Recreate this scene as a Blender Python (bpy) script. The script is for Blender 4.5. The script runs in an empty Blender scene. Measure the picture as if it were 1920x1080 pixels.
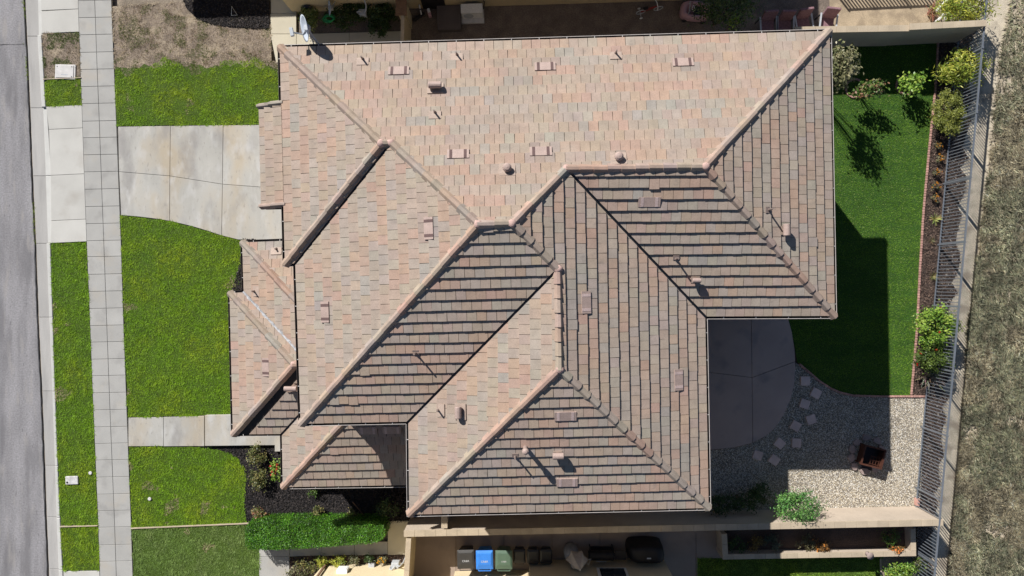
import bpy, bmesh, math, random
import numpy as np
from mathutils import Vector, Matrix

random.seed(11)
rng = np.random.default_rng(11)
scene = bpy.context.scene
COL = scene.collection

# ------------------------------------------------------------------ camera
CAM_H = 28.0            # drone height above the ground, metres
FPX = 1296.0            # focal length in pixels of a 1920 wide frame
TX, TY = -0.00316, 0.01388
cx_, sx_ = math.cos(TX), math.sin(TX)
cy_, sy_ = math.cos(TY), math.sin(TY)
R = np.array([[1, 0, 0], [0, cx_, -sx_], [0, sx_, cx_]]) @ np.array([[cy_, 0, sy_], [0, 1, 0], [-sy_, 0, cy_]])
cam_data = bpy.data.cameras.new('camera')
cam = bpy.data.objects.new('camera', cam_data)
COL.objects.link(cam)
m4 = Matrix([list(R[0]) + [0], list(R[1]) + [0], list(R[2]) + [CAM_H], [0, 0, 0, 1]])
cam.matrix_world = m4
cam_data.sensor_width = 36.0
cam_data.lens = 36.0 * FPX / 1920.0
cam_data.clip_end = 2000
scene.camera = cam

# ------------------------------------------------------------------ light
SUN = Vector((-0.831, 1.10, 1.0)).normalized()      # direction towards the sun
ELEV = math.asin(SUN.z)
AZ = math.atan2(SUN.x, SUN.y)                        # clockwise from +Y
world = bpy.data.worlds.new('World')
scene.world = world
world.use_nodes = True
nt = world.node_tree
nt.nodes.clear()
sky = nt.nodes.new('ShaderNodeTexSky')
sky.sky_type = 'NISHITA'
sky.sun_disc = False
sky.sun_elevation = ELEV
sky.sun_rotation = AZ
sky.air_density = 0.75
sky.dust_density = 0.3
bgn = nt.nodes.new('ShaderNodeBackground')
bgn.inputs['Strength'].default_value = 0.056
out = nt.nodes.new('ShaderNodeOutputWorld')
nt.links.new(sky.outputs[0], bgn.inputs[0])
nt.links.new(bgn.outputs[0], out.inputs[0])
sd = bpy.data.lights.new('sun', 'SUN')
sd.energy = 5.0
sd.angle = math.radians(0.53)
sd.color = (1.0, 0.972, 0.93)
sun = bpy.data.objects.new('sun', sd)
COL.objects.link(sun)
sun.location = (-20, 27, 40)
sun.rotation_euler = SUN.to_track_quat('Z', 'Y').to_euler()

scene.render.engine = 'CYCLES'
scene.cycles.use_denoising = True
scene.cycles.max_bounces = 5
scene.cycles.diffuse_bounces = 2
scene.view_settings.view_transform = 'Standard'
scene.view_settings.look = 'None'
scene.view_settings.gamma = 1.0
scene.view_settings.use_curve_mapping = False
scene.view_settings.exposure = 0.46

# ------------------------------------------------------------------ helpers
def W(px, py, z=0.0):
    """place on the plan at height z that the survey photo shows at (px, py)"""
    d = R @ np.array([px - 960.0, 540.0 - py, -FPX])
    t = (CAM_H - z) / -d[2]
    return Vector((d[0] * t, d[1] * t, z))

def PL(pts, z=0.0):
    return [W(x, y, z) for x, y in pts]

def proj(q):
    v = R.T @ (np.array(q) - np.array([0, 0, CAM_H]))
    return (960 + FPX * v[0] / -v[2], 540 - FPX * v[1] / -v[2])

def projv(x, y):
    v = np.stack([x, y, np.full(len(x), -CAM_H)], 1) @ R
    return 960 + FPX * v[:, 0] / -v[:, 2], 540 - FPX * v[:, 1] / -v[:, 2]

def tag(o, label=None, cat=None, group=None, kind=None):
    if label: o['label'] = label
    if cat: o['category'] = cat
    if group: o['group'] = group
    if kind: o['kind'] = kind
    return o

def thing(name, label, cat, loc=(0, 0, 0), rz=0.0, group=None):
    o = bpy.data.objects.new(name, None)
    o.empty_display_size = 0.2
    COL.objects.link(o)
    o.location = loc
    o.rotation_euler = (0, 0, rz)
    return tag(o, label, cat, group)

def attach(o, parent, world=True):
    o.parent = parent
    if world and parent is not None:
        p = parent
        loc = Vector((0, 0, 0))
        while p is not None:
            loc += Vector(p.location)
            p = p.parent
        o.location = -loc
    return o

def link_mesh(name, me, material, parent=None, world=True, smooth=False):
    o = bpy.data.objects.new(name, me)
    COL.objects.link(o)
    if material: me.materials.append(material)
    if smooth:
        me.polygons.foreach_set('use_smooth', [True] * len(me.polygons))
    if parent is not None: attach(o, parent, world)
    return o

def copy_tree(o, parent=None):
    c = o.copy()
    COL.objects.link(c)
    c.parent = parent
    for ch in list(o.children): copy_tree(ch, c)
    return c

class MB:
    """collects polygons; build() links them as one mesh object"""
    def __init__(self):
        self.v, self.f, self.c = [], [], []
    def add(self, vs, fs, col=None):
        b = len(self.v)
        self.v += [tuple(p) for p in vs]
        for f in fs:
            self.f.append([b + i for i in f])
            self.c.append(col if col else (1, 1, 1))
        return self
    def box(self, c, s, rz=0.0, col=None, taper=1.0, tilt=None):
        hx, hy, hz = s[0] / 2, s[1] / 2, s[2] / 2
        vs = []
        for z, k in ((-hz, 1.0), (hz, taper)):
            for x, y in ((-hx, -hy), (hx, -hy), (hx, hy), (-hx, hy)):
                vs.append(Vector((x * k, y * k, z)))
        M = Matrix.Rotation(rz, 3, 'Z')
        if tilt: M = M @ Matrix.Rotation(tilt[0], 3, tilt[1])
        vs = [M @ v + Vector(c) for v in vs]
        return self.add(vs, [(0, 3, 2, 1), (4, 5, 6, 7), (0, 1, 5, 4), (1, 2, 6, 5), (2, 3, 7, 6), (3, 0, 4, 7)], col)
    def prism(self, poly, z0, z1, col=None, bottom=True):
        n = len(poly)
        a = sum(poly[i][0] * poly[(i + 1) % n][1] - poly[(i + 1) % n][0] * poly[i][1] for i in range(n))
        P = list(poly) if a > 0 else list(poly)[::-1]
        vs = [(p[0], p[1], z0) for p in P] + [(p[0], p[1], z1) for p in P]
        fs = [tuple(range(n, 2 * n))]
        if bottom: fs.append(tuple(range(n - 1, -1, -1)))
        for i in range(n): fs.append((i, (i + 1) % n, n + (i + 1) % n, n + i))
        return self.add(vs, fs, col)
    def tube(self, pts, rad, n=6, col=None, caps=True):
        pts = [Vector(p) for p in pts]
        if not isinstance(rad, (list, tuple)): rad = [rad] * len(pts)
        vs, fs = [], []
        ref = None
        for i, p in enumerate(pts):
            d = (pts[min(i + 1, len(pts) - 1)] - pts[max(i - 1, 0)]).normalized()
            if ref is None:
                ref = d.orthogonal().normalized()
            ref = (ref - d * ref.dot(d))
            ref = ref.normalized() if ref.length > 1e-6 else d.orthogonal().normalized()
            b = d.cross(ref)
            for k in range(n):
                a = 2 * math.pi * k / n
                vs.append(p + (ref * math.cos(a) + b * math.sin(a)) * rad[i])
        for i in range(len(pts) - 1):
            for k in range(n):
                k2 = (k + 1) % n
                fs.append((i * n + k, i * n + k2, (i + 1) * n + k2, (i + 1) * n + k))
        if caps:
            fs.append(tuple(range(n - 1, -1, -1)))
            b = (len(pts) - 1) * n
            fs.append(tuple(range(b, b + n)))
        return self.add(vs, fs, col)
    def lathe(self, prof, c=(0, 0, 0), n=16, col=None, M=None, sx=1.0, sy=1.0):
        vs, fs = [], []
        M = M or Matrix.Identity(3)
        for r, z in prof:
            for k in range(n):
                a = 2 * math.pi * k / n
                vs.append(M @ Vector((r * math.cos(a) * sx, r * math.sin(a) * sy, z)) + Vector(c))
        for i in range(len(prof) - 1):
            for k in range(n):
                k2 = (k + 1) % n
                fs.append((i * n + k, i * n + k2, (i + 1) * n + k2, (i + 1) * n + k))
        if prof[0][0] > 1e-4: fs.append(tuple(range(n - 1, -1, -1)))
        if prof[-1][0] > 1e-4:
            b = (len(prof) - 1) * n
            fs.append(tuple(range(b, b + n)))
        return self.add(vs, fs, col)
    def torus(self, c, R_, r, M=None, n=20, m=6, col=None, a0=0.0, a1=2 * math.pi):
        M = M or Matrix.Identity(3)
        full = abs(a1 - a0 - 2 * math.pi) < 1e-4
        k = n if full else n + 1
        pts = [M @ Vector((R_ * math.cos(a0 + (a1 - a0) * i / n), R_ * math.sin(a0 + (a1 - a0) * i / n), 0)) + Vector(c) for i in range(k)]
        if full: pts.append(pts[0])
        return self.tube(pts, r, m, col, caps=not full)
    def build(self, name, material, parent=None, world=True, smooth=False, bevel=0.0):
        me = bpy.data.meshes.new(name)
        me.from_pydata(self.v, [], self.f)
        if any(c != (1, 1, 1) for c in self.c):
            at = me.attributes.new('tint', 'FLOAT_COLOR', 'FACE')
            arr = np.ones((len(self.f), 4), np.float32)
            arr[:, :3] = np.array(self.c, np.float32)[:, :3]
            at.data.foreach_set('color', arr.ravel())
        if bevel > 0:
            bm = bmesh.new(); bm.from_mesh(me)
            bmesh.ops.remove_doubles(bm, verts=bm.verts, dist=1e-5)
            bmesh.ops.bevel(bm, geom=list(bm.edges), offset=bevel, segments=2, affect='EDGES', profile=0.6)
            bm.to_mesh(me); bm.free()
        return link_mesh(name, me, material, parent, world, smooth)

def np_mesh(name, V, F, C, material, parent=None, world=True):
    V = np.asarray(V, np.float32); F = np.asarray(F, np.int32)
    k = F.shape[1]
    me = bpy.data.meshes.new(name)
    me.vertices.add(len(V)); me.vertices.foreach_set('co', V.ravel())
    me.loops.add(F.size); me.loops.foreach_set('vertex_index', F.ravel())
    me.polygons.add(len(F))
    me.polygons.foreach_set('loop_start', np.arange(len(F), dtype=np.int32) * k)
    me.polygons.foreach_set('loop_total', np.full(len(F), k, np.int32))
    me.update(calc_edges=True)
    at = me.attributes.new('tint', 'FLOAT_COLOR', 'FACE')
    arr = np.ones((len(F), 4), np.float32); arr[:, :3] = C
    at.data.foreach_set('color', arr.ravel())
    return link_mesh(name, me, material, parent, world)

def vnoise(x, y, scale, seed=0):
    """smooth value noise in 0..1"""
    r = np.random.default_rng(seed)
    T = r.random((64, 64))
    u, v = np.asarray(x) / scale + 100, np.asarray(y) / scale + 100
    i, j = np.floor(u).astype(int), np.floor(v).astype(int)
    fu, fv = u - i, v - j
    fu = fu * fu * (3 - 2 * fu); fv = fv * fv * (3 - 2 * fv)
    g = lambda a, b: T[a % 64, b % 64]
    return (g(i, j) * (1 - fu) + g(i + 1, j) * fu) * (1 - fv) + (g(i, j + 1) * (1 - fu) + g(i + 1, j + 1) * fu) * fv

def fbm(x, y, scale, seed=0):
    return 0.55 * vnoise(x, y, scale, seed) + 0.3 * vnoise(x, y, scale / 2.3, seed + 1) + 0.15 * vnoise(x, y, scale / 5.1, seed + 2)

def in_poly(x, y, poly):
    c = np.zeros(len(x), bool)
    n = len(poly)
    for i in range(n):
        x0, y0 = poly[i][0], poly[i][1]
        x1, y1 = poly[(i + 1) % n][0], poly[(i + 1) % n][1]
        if y0 == y1: continue
        t = ((y0 > y) != (y1 > y)) & (x < (x1 - x0) * (y - y0) / (y1 - y0) + x0)
        c ^= t
    return c

def scatter(poly, density):
    xs = [p[0] for p in poly]; ys = [p[1] for p in poly]
    n = int((max(xs) - min(xs)) * (max(ys) - min(ys)) * density)
    x = rng.uniform(min(xs), max(xs), n); y = rng.uniform(min(ys), max(ys), n)
    k = in_poly(x, y, poly)
    return x[k], y[k]

# ------------------------------------------------------------------ materials
MATS = {}
def mat(name, col=(0.5, 0.5, 0.5), attr=False, rough=0.85, n1=(3.0, 0.15), n2=(40.0, 0.15), bump=(60.0, 0.2), rand=0.0,
        metal=0.0, stain=None, stretch=None, spec=0.3, coat=0.0, translucent=0.0):
    """procedural material: base colour (or the mesh's own tint), two noises of brightness, stains, fine relief"""
    m = bpy.data.materials.new(name)
    m.use_nodes = True
    t = m.node_tree; N = t.nodes; L = t.links
    b = N['Principled BSDF']
    b.inputs['Roughness'].default_value = rough
    b.inputs['Metallic'].default_value = metal
    b.inputs['Specular IOR Level'].default_value = spec
    b.inputs['Coat Weight'].default_value = coat
    geo = N.new('ShaderNodeNewGeometry')
    vec = geo.outputs['Position']
    if stretch:
        mp = N.new('ShaderNodeMapping'); mp.inputs['Scale'].default_value = stretch
        L.new(vec, mp.inputs['Vector']); svec = mp.outputs['Vector']
    else:
        svec = vec
    if attr:
        a = N.new('ShaderNodeAttribute'); a.attribute_name = 'tint'
        c = a.outputs['Color']
    else:
        rgb = N.new('ShaderNodeRGB'); rgb.outputs[0].default_value = (*col, 1)
        c = rgb.outputs[0]
    def noise(scale, v, detail=4.0):
        n = N.new('ShaderNodeTexNoise'); n.inputs['Scale'].default_value = scale
        n.inputs['Detail'].default_value = detail
        L.new(v, n.inputs['Vector'])
        return n.outputs['Fac']
    def mul(c, fac, amt):
        mr = N.new('ShaderNodeMapRange')
        mr.inputs['From Min'].default_value = 0.25; mr.inputs['From Max'].default_value = 0.75
        mr.inputs['To Min'].default_value = 1 - amt; mr.inputs['To Max'].default_value = 1 + amt
        L.new(fac, mr.inputs['Value'])
        mx = N.new('ShaderNodeMix'); mx.data_type = 'RGBA'; mx.blend_type = 'MULTIPLY'
        mx.inputs['Factor'].default_value = 1.0
        L.new(c, mx.inputs['A']); L.new(mr.outputs[0], mx.inputs['B'])
        return mx.outputs['Result']
    if n1: c = mul(c, noise(n1[0], svec), n1[1])
    if n2: c = mul(c, noise(n2[0], vec, 2.0), n2[1])
    for k, (sc, scol, lo, hi, amt) in enumerate(stain or []):
        mr = N.new('ShaderNodeMapRange')
        mr.inputs['From Min'].default_value = lo; mr.inputs['From Max'].default_value = hi
        mr.inputs['To Min'].default_value = 0; mr.inputs['To Max'].default_value = amt
        mp = N.new('ShaderNodeMapping'); mp.inputs['Location'].default_value = (13.7 * k, 5.1 * k, 0)
        L.new(svec, mp.inputs['Vector'])
        L.new(noise(sc, mp.outputs['Vector'], 6.0), mr.inputs['Value'])
        mx = N.new('ShaderNodeMix'); mx.data_type = 'RGBA'
        L.new(mr.outputs[0], mx.inputs['Factor']); L.new(c, mx.inputs['A'])
        mx.inputs['B'].default_value = (*scol, 1)
        c = mx.outputs['Result']
    if rand:
        oi = N.new('ShaderNodeObjectInfo')
        mr = N.new('ShaderNodeMapRange')
        mr.inputs['To Min'].default_value = 1 - rand; mr.inputs['To Max'].default_value = 1 + rand
        L.new(oi.outputs['Random'], mr.inputs['Value'])
        mx = N.new('ShaderNodeMix'); mx.data_type = 'RGBA'; mx.blend_type = 'MULTIPLY'; mx.inputs['Factor'].default_value = 1
        L.new(c, mx.inputs['A']); L.new(mr.outputs[0], mx.inputs['B'])
        c = mx.outputs['Result']
    L.new(c, b.inputs['Base Color'])
    if translucent:
        tr = N.new('ShaderNodeBsdfTranslucent'); L.new(c, tr.inputs['Color'])
        ms = N.new('ShaderNodeMixShader'); ms.inputs[0].default_value = translucent
        L.new(b.outputs[0], ms.inputs[1]); L.new(tr.outputs[0], ms.inputs[2])
        L.new(ms.outputs[0], N['Material Output'].inputs['Surface'])
    if bump:
        bp = N.new('ShaderNodeBump'); bp.inputs['Strength'].default_value = bump[1]
        bp.inputs['Distance'].default_value = 0.02
        L.new(noise(bump[0], vec, 3.0), bp.inputs['Height'])
        L.new(bp.outputs[0], b.inputs['Normal'])
    MATS[name] = m
    return m

M_TILE = mat('roof_tile_concrete', attr=True, rough=0.82, n1=(3.2, 0.11), n2=(26.0, 0.10), bump=(90, 0.15), spec=0.25,
             stain=[(0.7, (0.25, 0.215, 0.185), 0.54, 0.72, 0.42), (4.5, (0.20, 0.17, 0.15), 0.62, 0.74, 0.4), (1.1, (0.40, 0.35, 0.29), 0.58, 0.74, 0.3)])
M_RIDGE = mat('ridge_tile_concrete', attr=True, rough=0.85, n1=(3.5, 0.16), n2=(30.0, 0.10), bump=(90, 0.15), spec=0.25)
M_MORTAR = mat('pink_mortar', (0.46, 0.31, 0.27), n1=(8, 0.2), bump=(40, 0.5))
M_DECK = mat('roof_underlay', (0.035, 0.033, 0.034), rough=0.9)
M_VALLEY = mat('valley_metal_dull', (0.045, 0.05, 0.06), rough=0.45, metal=0.7)
M_VALLEYB = mat('valley_metal_bright', (0.31, 0.31, 0.32), rough=0.6, metal=0.0, n1=(9, 0.45))
M_GUT = mat('gutter_bronze', (0.045, 0.035, 0.032), rough=0.5)
M_LIP = mat('gutter_lip_cream', (0.46, 0.42, 0.39), rough=0.35, spec=0.6)
M_HANG = mat('gutter_hanger_white', (0.5, 0.48, 0.46), rough=0.4)
M_STUCCO = mat('house_stucco', (0.42, 0.33, 0.23), n1=(1.2, 0.08), bump=(70, 0.4))
M_SOFFIT = mat('soffit_paint', (0.30, 0.24, 0.18))
M_VENT = mat('vent_paint_pink', (0.365, 0.272, 0.236), rough=0.55, n1=(6, 0.12), rand=0.06)
M_VENTD = mat('vent_slot_brown', (0.12, 0.075, 0.07), rough=0.8)
M_VENTL = mat('vent_slot_pale', (0.50, 0.38, 0.35), rough=0.5)
M_FLASH = mat('flashing_pink', (0.355, 0.272, 0.222), rough=0.6, n1=(7, 0.12), rand=0.06)
M_PIPE = mat('vent_pipe_grey', (0.22, 0.17, 0.15), rough=0.6)
M_ASPH = mat('asphalt_old', (0.245, 0.235, 0.24), rough=0.92, n1=(1.1, 0.22), n2=(16, 0.22), bump=(120, 0.35), stretch=(2.0, 0.35, 1),
             stain=[(0.9, (0.14, 0.134, 0.138), 0.50, 0.66, 0.7), (2.2, (0.33, 0.305, 0.28), 0.56, 0.70, 0.5), (7.0, (0.09, 0.086, 0.09), 0.66, 0.72, 0.7)])
M_WALK = mat('sidewalk_concrete', (0.362, 0.352, 0.330), n1=(1.3, 0.08), n2=(70, 0.06), bump=(140, 0.12), rand=0.05,
             stain=[(1.1, (0.40, 0.35, 0.28), 0.54, 0.74, 0.5), (1.6, (0.26, 0.25, 0.235), 0.54, 0.72, 0.6)])
M_DRIVE = mat('driveway_concrete', (0.415, 0.40, 0.365), n1=(0.9, 0.12), n2=(60, 0.06), bump=(140, 0.12), rand=0.06, stretch=(1.6, .7, 1),
              stain=[(0.45, (0.39, 0.315, 0.215), 0.46, 0.66, 0.7), (0.7, (0.22, 0.205, 0.20), 0.52, 0.72, 0.7), (1.6, (0.54, 0.53, 0.515), 0.53, 0.72, 0.5), (6.0, (0.24, 0.22, 0.2), 0.60, 0.72, 0.5)])
M_APRON = mat('apron_concrete', (0.47, 0.455, 0.42), n1=(1.0, 0.08), n2=(60, 0.06), bump=(140, 0.12), rand=0.05,
              stain=[(0.9, (0.36, 0.33, 0.29), 0.56, 0.74, 0.6)])
M_GUTPAN = mat('gutter_concrete', (0.37, 0.355, 0.335), n1=(1.2, 0.1), n2=(60, 0.08), bump=(140, 0.12), rand=0.06, stretch=(3, 0.4, 1),
               stain=[(1.0, (0.26, 0.25, 0.24), 0.55, 0.72, 0.6)])
M_CURB = mat('curb_concrete', (0.50, 0.49, 0.46), n1=(2, 0.08), n2=(60, 0.06), rand=0.05)
M_PATIO = mat('patio_concrete', (0.42, 0.33, 0.29), n1=(0.8, 0.1), n2=(60, 0.06), bump=(140, 0.12),
              stain=[(1.2, (0.22, 0.20, 0.20), 0.55, 0.72, 0.6)])
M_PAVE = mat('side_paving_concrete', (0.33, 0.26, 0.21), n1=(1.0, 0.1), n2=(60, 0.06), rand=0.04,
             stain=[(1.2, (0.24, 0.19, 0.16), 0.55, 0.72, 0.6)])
M_CREAMPATH = mat('cream_path_concrete', (0.52, 0.47, 0.36), n1=(1.0, 0.08), n2=(60, 0.06), rand=0.04)
M_DIRT = mat('dry_dirt', (0.25, 0.205, 0.155), n1=(1.6, 0.25), n2=(22, 0.35), bump=(18, 0.8), stain=[(3.0, (0.14, 0.11, 0.085), 0.5, 0.7, 0.7)])
M_SAND = mat('sandy_strip', (0.50, 0.435, 0.335), n1=(2.5, 0.2), n2=(30, 0.25), bump=(30, 0.6), stain=[(1.5, (0.22, 0.18, 0.14), 0.5, 0.66, 0.7)])
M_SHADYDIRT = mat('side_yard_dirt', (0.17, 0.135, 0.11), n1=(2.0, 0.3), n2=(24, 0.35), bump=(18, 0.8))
M_SOIL = mat('lawn_soil', (0.05, 0.085, 0.006), n1=(1.5, 0.3), n2=(30, 0.4), bump=(30, 0.8))
M_SOILDRY = mat('dry_lawn_soil', (0.21, 0.165, 0.125), n1=(1.5, 0.25), n2=(14, 0.4), bump=(24, 0.9), stain=[(1.6, (0.38, 0.31, 0.22), .5, .66, .75), (2.2, (0.11, 0.085, 0.065), .54, .68, .7)])
M_TURFBASE = mat('turf_base', (0.03, 0.075, 0.012), n1=(2.0, 0.2), n2=(50, 0.3))
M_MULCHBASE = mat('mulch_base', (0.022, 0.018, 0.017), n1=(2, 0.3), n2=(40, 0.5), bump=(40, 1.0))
M_BEDSOIL = mat('bed_soil', (0.085, 0.06, 0.048), n1=(2, 0.3), n2=(30, 0.5), bump=(30, 1.0))
M_GRAVELBASE = mat('gravel_base', (0.20, 0.175, 0.14), n1=(1.5, 0.2), n2=(45, 0.5), bump=(45, 1.0))
M_GRASS = mat('grass_blades', attr=True, rough=0.6, n1=None, n2=None, bump=None, translucent=0.25)
M_LEAF = mat('leaves', attr=True, rough=0.45, n1=None, n2=None, bump=None, translucent=0.22, spec=0.4)
M_STONE = mat('loose_stones', attr=True, rough=0.8, n1=None, n2=(80, 0.15), bump=None)
M_CHIP = mat('mulch_chips', attr=True, rough=0.9, n1=None, n2=None, bump=None)
M_BARK = mat('bark', (0.14, 0.10, 0.075), n1=(8, 0.3), n2=(50, 0.3), bump=(40, 0.8))
M_BRICK = mat('pink_edging_brick', (0.42, 0.24, 0.20), n1=(6, 0.2), n2=(50, 0.2), bump=(60, 0.5), rand=0.18)
M_STEP = mat('stepping_stone', (0.62, 0.48, 0.43), n1=(4, 0.15), n2=(60, 0.15), rand=0.1)
M_CAP = mat('wall_cap_block', (0.44, 0.36, 0.26), n1=(2.5, 0.12), n2=(50, 0.12), bump=(60, 0.4), rand=0.07)
M_FENCE = mat('fence_painted_steel', (0.20, 0.22, 0.25), rough=0.35, metal=0.35, n1=(3, 0.1), spec=0.6)
M_CREAM = mat('cream_stucco', (0.60, 0.48, 0.29), n1=(1.0, 0.06), bump=(70, 0.4))
M_DARKMETAL = mat('dark_metal', (0.035, 0.033, 0.035), rough=0.45, metal=0.4)
M_BLACKCLOTH = mat('black_cover', (0.012, 0.012, 0.014), rough=0.5, n1=(5, 0.3), bump=(9, 0.6))
M_RUST = mat('rusty_steel', (0.085, 0.032, 0.02), rough=0.7, n1=(9, 0.35), n2=(50, 0.3), metal=0.2)
M_WHITE = mat('white_plastic', (0.78, 0.78, 0.76), rough=0.4, n1=(5, 0.06))
M_GREYP = mat('grey_paint', (0.42, 0.44, 0.46), rough=0.45, n1=(5, 0.08))
M_DISH = mat('dish_reflector', (0.50, 0.55, 0.62), rough=0.4, n1=(5, 0.06), spec=0.5)
M_BOXC = mat('utility_box_concrete', (0.55, 0.53, 0.51), n1=(6, 0.12), n2=(50, 0.12))
M_WOOD = mat('brown_wood', (0.20, 0.12, 0.075), n1=(6, 0.25), n2=(40, 0.2))
M_FLAG = mat('flagstone', (0.33, 0.255, 0.23), n1=(5, 0.2), n2=(50, 0.2), rand=0.15, bump=(30, 0.8))
def plain(name, c, **k):
    return mat(name, c, **k)

# wall face with block courses
def block_mat(name, c):
    m = mat(name, c, n1=(1.5, 0.1), n2=(40, 0.1), bump=None)
    t = m.node_tree; N = t.nodes; L = t.links; b = N['Principled BSDF']
    geo = N.new('ShaderNodeNewGeometry')
    sep = N.new('ShaderNodeSeparateXYZ'); L.new(geo.outputs['Position'], sep.inputs[0])
    add = N.new('ShaderNodeMath'); add.operation = 'ADD'
    L.new(sep.outputs['X'], add.inputs[0]); L.new(sep.outputs['Y'], add.inputs[1])
    cmb = N.new('ShaderNodeCombineXYZ'); L.new(add.outputs[0], cmb.inputs['X']); L.new(sep.outputs['Z'], cmb.inputs['Y'])
    br = N.new('ShaderNodeTexBrick'); br.inputs['Scale'].default_value = 1.0
    br.inputs['Brick Width'].default_value = 0.4; br.inputs['Row Height'].default_value = 0.2
    br.inputs['Mortar Size'].default_value = 0.008
    L.new(cmb.outputs[0], br.inputs['Vector'])
    bp = N.new('ShaderNodeBump'); bp.inputs['Strength'].default_value = 0.6; bp.inputs['Distance'].default_value = 0.01
    bp.invert = True
    L.new(br.outputs['Fac'], bp.inputs['Height']); L.new(bp.outputs[0], b.inputs['Normal'])
    return m
M_BLOCK = block_mat('wall_block_face', (0.47, 0.39, 0.31))

# ------------------------------------------------------------------ the ground
def sheet(name, poly, z, m, label=None, kind='structure', parent=None):
    mb = MB(); n = len(poly)
    a = sum(poly[i][0] * poly[(i + 1) % n][1] - poly[(i + 1) % n][0] * poly[i][1] for i in range(n))
    P = list(poly) if a > 0 else list(poly)[::-1]
    mb.add([(p[0], p[1], z) for p in P], [tuple(range(n))])
    o = mb.build(name, m, parent)
    if parent is None: tag(o, label, kind=kind)
    return o

sheet('ground', [(-400, -400), (400, -400), (400, 400), (-400, 400)], -0.16, M_DIRT, 'bare brown earth under and around the whole lot')

def poly_inset(poly, g):
    n = len(poly)
    a = sum(poly[i][0] * poly[(i + 1) % n][1] - poly[(i + 1) % n][0] * poly[i][1] for i in range(n))
    P = [Vector((p[0], p[1])) for p in (poly if a > 0 else list(poly)[::-1])]
    lines = []
    for i in range(n):
        d = (P[(i + 1) % n] - P[i])
        if d.length < 1e-6: continue
        d.normalize()
        nrm = Vector((-d.y, d.x))
        gi = g[i] if isinstance(g, (list, tuple)) else g
        lines.append((P[i] + nrm * gi, d))
    o = []
    k = len(lines)
    for i in range(k):
        p, d = lines[i - 1]; q, e = lines[i]
        den = d.x * e.y - d.y * e.x
        if abs(den) < 1e-3: o.append(q.copy()); continue
        t = ((q.x - p.x) * e.y - (q.y - p.y) * e.x) / den
        o.append(p + d * t)
    return o

def slab(name, poly, z, m, parent, gap=0.006, thick=0.12, ch=0.008):
    """a concrete slab with a tooled edge"""
    P0 = poly_inset(poly, gap); P1 = poly_inset(poly, gap + ch)
    n = len(P0)
    vs = [(p.x, p.y, z - thick) for p in P0] + [(p.x, p.y, z - ch) for p in P0] + [(p.x, p.y, z) for p in P1]
    fs = [tuple(range(2 * n, 3 * n))]
    for r in (0, 1):
        for i in range(n): fs.append((r * n + i, r * n + (i + 1) % n, (r + 1) * n + (i + 1) % n, (r + 1) * n + i))
    return MB().add(vs, fs).build(name, m, parent)

def piece(name, label, loc=(0, 0, 0)):
    o = bpy.data.objects.new(name, None); COL.objects.link(o); o.location = loc
    return tag(o, label, kind='structure')

YS = [-60, 67, 130, 200, 330, 454, 600, 734, 873, 970, 1070, 1150]
LR = [41, 47, 50, 53, 58, 64, 69, 75.5, 81, 84, 88, 91]
LC = [67, 70, 74, 78, 83, 87, 92.5, 98, 103, 106, 110, 113]
LB = [75, 78.5, 82, 86, 95, 95, 99.5, 104, 109, 113, 118, 121]
LS = [145, 149, 151, 154, 158.5, 163, 169, 174, 180, 184, 187.5, 190]
LW = [207, 212, 214.5, 217.5, 222.5, 227.5, 232, 237, 242, 246, 249, 252]
def lx(T, y): return float(np.interp(y, YS, T))

ROADZ = -0.125
road_edge = [W(lx(LR, y) + 1, y, ROADZ) for y in YS]
far = [Vector((-60, p.y, 0)) for p in road_edge]
road = [Vector((-60, 120, 0)), Vector((-60, -120, 0)), Vector((road_edge[-1].x + 3, -120, 0))] + road_edge[::-1] + [Vector((road_edge[0].x - 3, 120, 0))]
sheet('road', road, ROADZ, M_ASPH, 'grey worn asphalt street along the left edge')
def crack(label, pts, w=.018):
    mb = MB(); q = [W(x, y, ROADZ) for x, y in pts]; vs = []
    for i, p in enumerate(q):
        d = (q[min(i + 1, len(q) - 1)] - q[max(i - 1, 0)]).normalized(); n_ = Vector((-d.y, d.x, 0)) * w * random.uniform(.4, 1.0)
        vs += [p + n_ + Vector((0, 0, .004)), p - n_ + Vector((0, 0, .004))]
    mb.add(vs, [(2 * i, 2 * i + 2, 2 * i + 3, 2 * i + 1) for i in range(len(q) - 1)])
    o = mb.build('road_crack', mat('crack_tar', (0.05, 0.048, 0.05))); tag(o, label, kind='structure')
crack('dark crack across the asphalt near the top left', [(-6 + i * 4, 83.5 + random.uniform(-1, 1)) for i in range(14)])
crack('dark crack along the road edge', [(lx(LR, y) + .5 + random.uniform(-.8, .6), y) for y in range(-20, 1100, 14)], .022)
pan_root = piece('gutter_pan', 'pale concrete gutter pan between asphalt and kerb')
ybr = [-60, -20, 66, 201, 329, 456, 595, 734, 874, 971, 1069, 1150]
for a, b in zip(ybr[:-1], ybr[1:]):
    q = [W(lx(LR, a), a), W(lx(LC, a), a), W(lx(LC, b), b), W(lx(LR, b), b)]
    slab('gutter_slab', q, -0.112, M_GUTPAN, pan_root, gap=0.006)
curb_root = piece('kerb', 'concrete kerb between gutter pan and grass strip')
for a, b in zip(ybr[:-1], ybr[1:]):
    q = [W(lx(LC, a), a), W(lx(LB, a), a), W(lx(LB, b), b), W(lx(LC, b), b)]
    z = -0.07 if 190 < (a + b) / 2 < 460 or b <= 66 else 0.015
    slab('kerb_stone', q, z, M_CURB, curb_root, gap=0.004, thick=0.2, ch=0.02)
# weeds in the gutter joint are added with the grass

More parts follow.
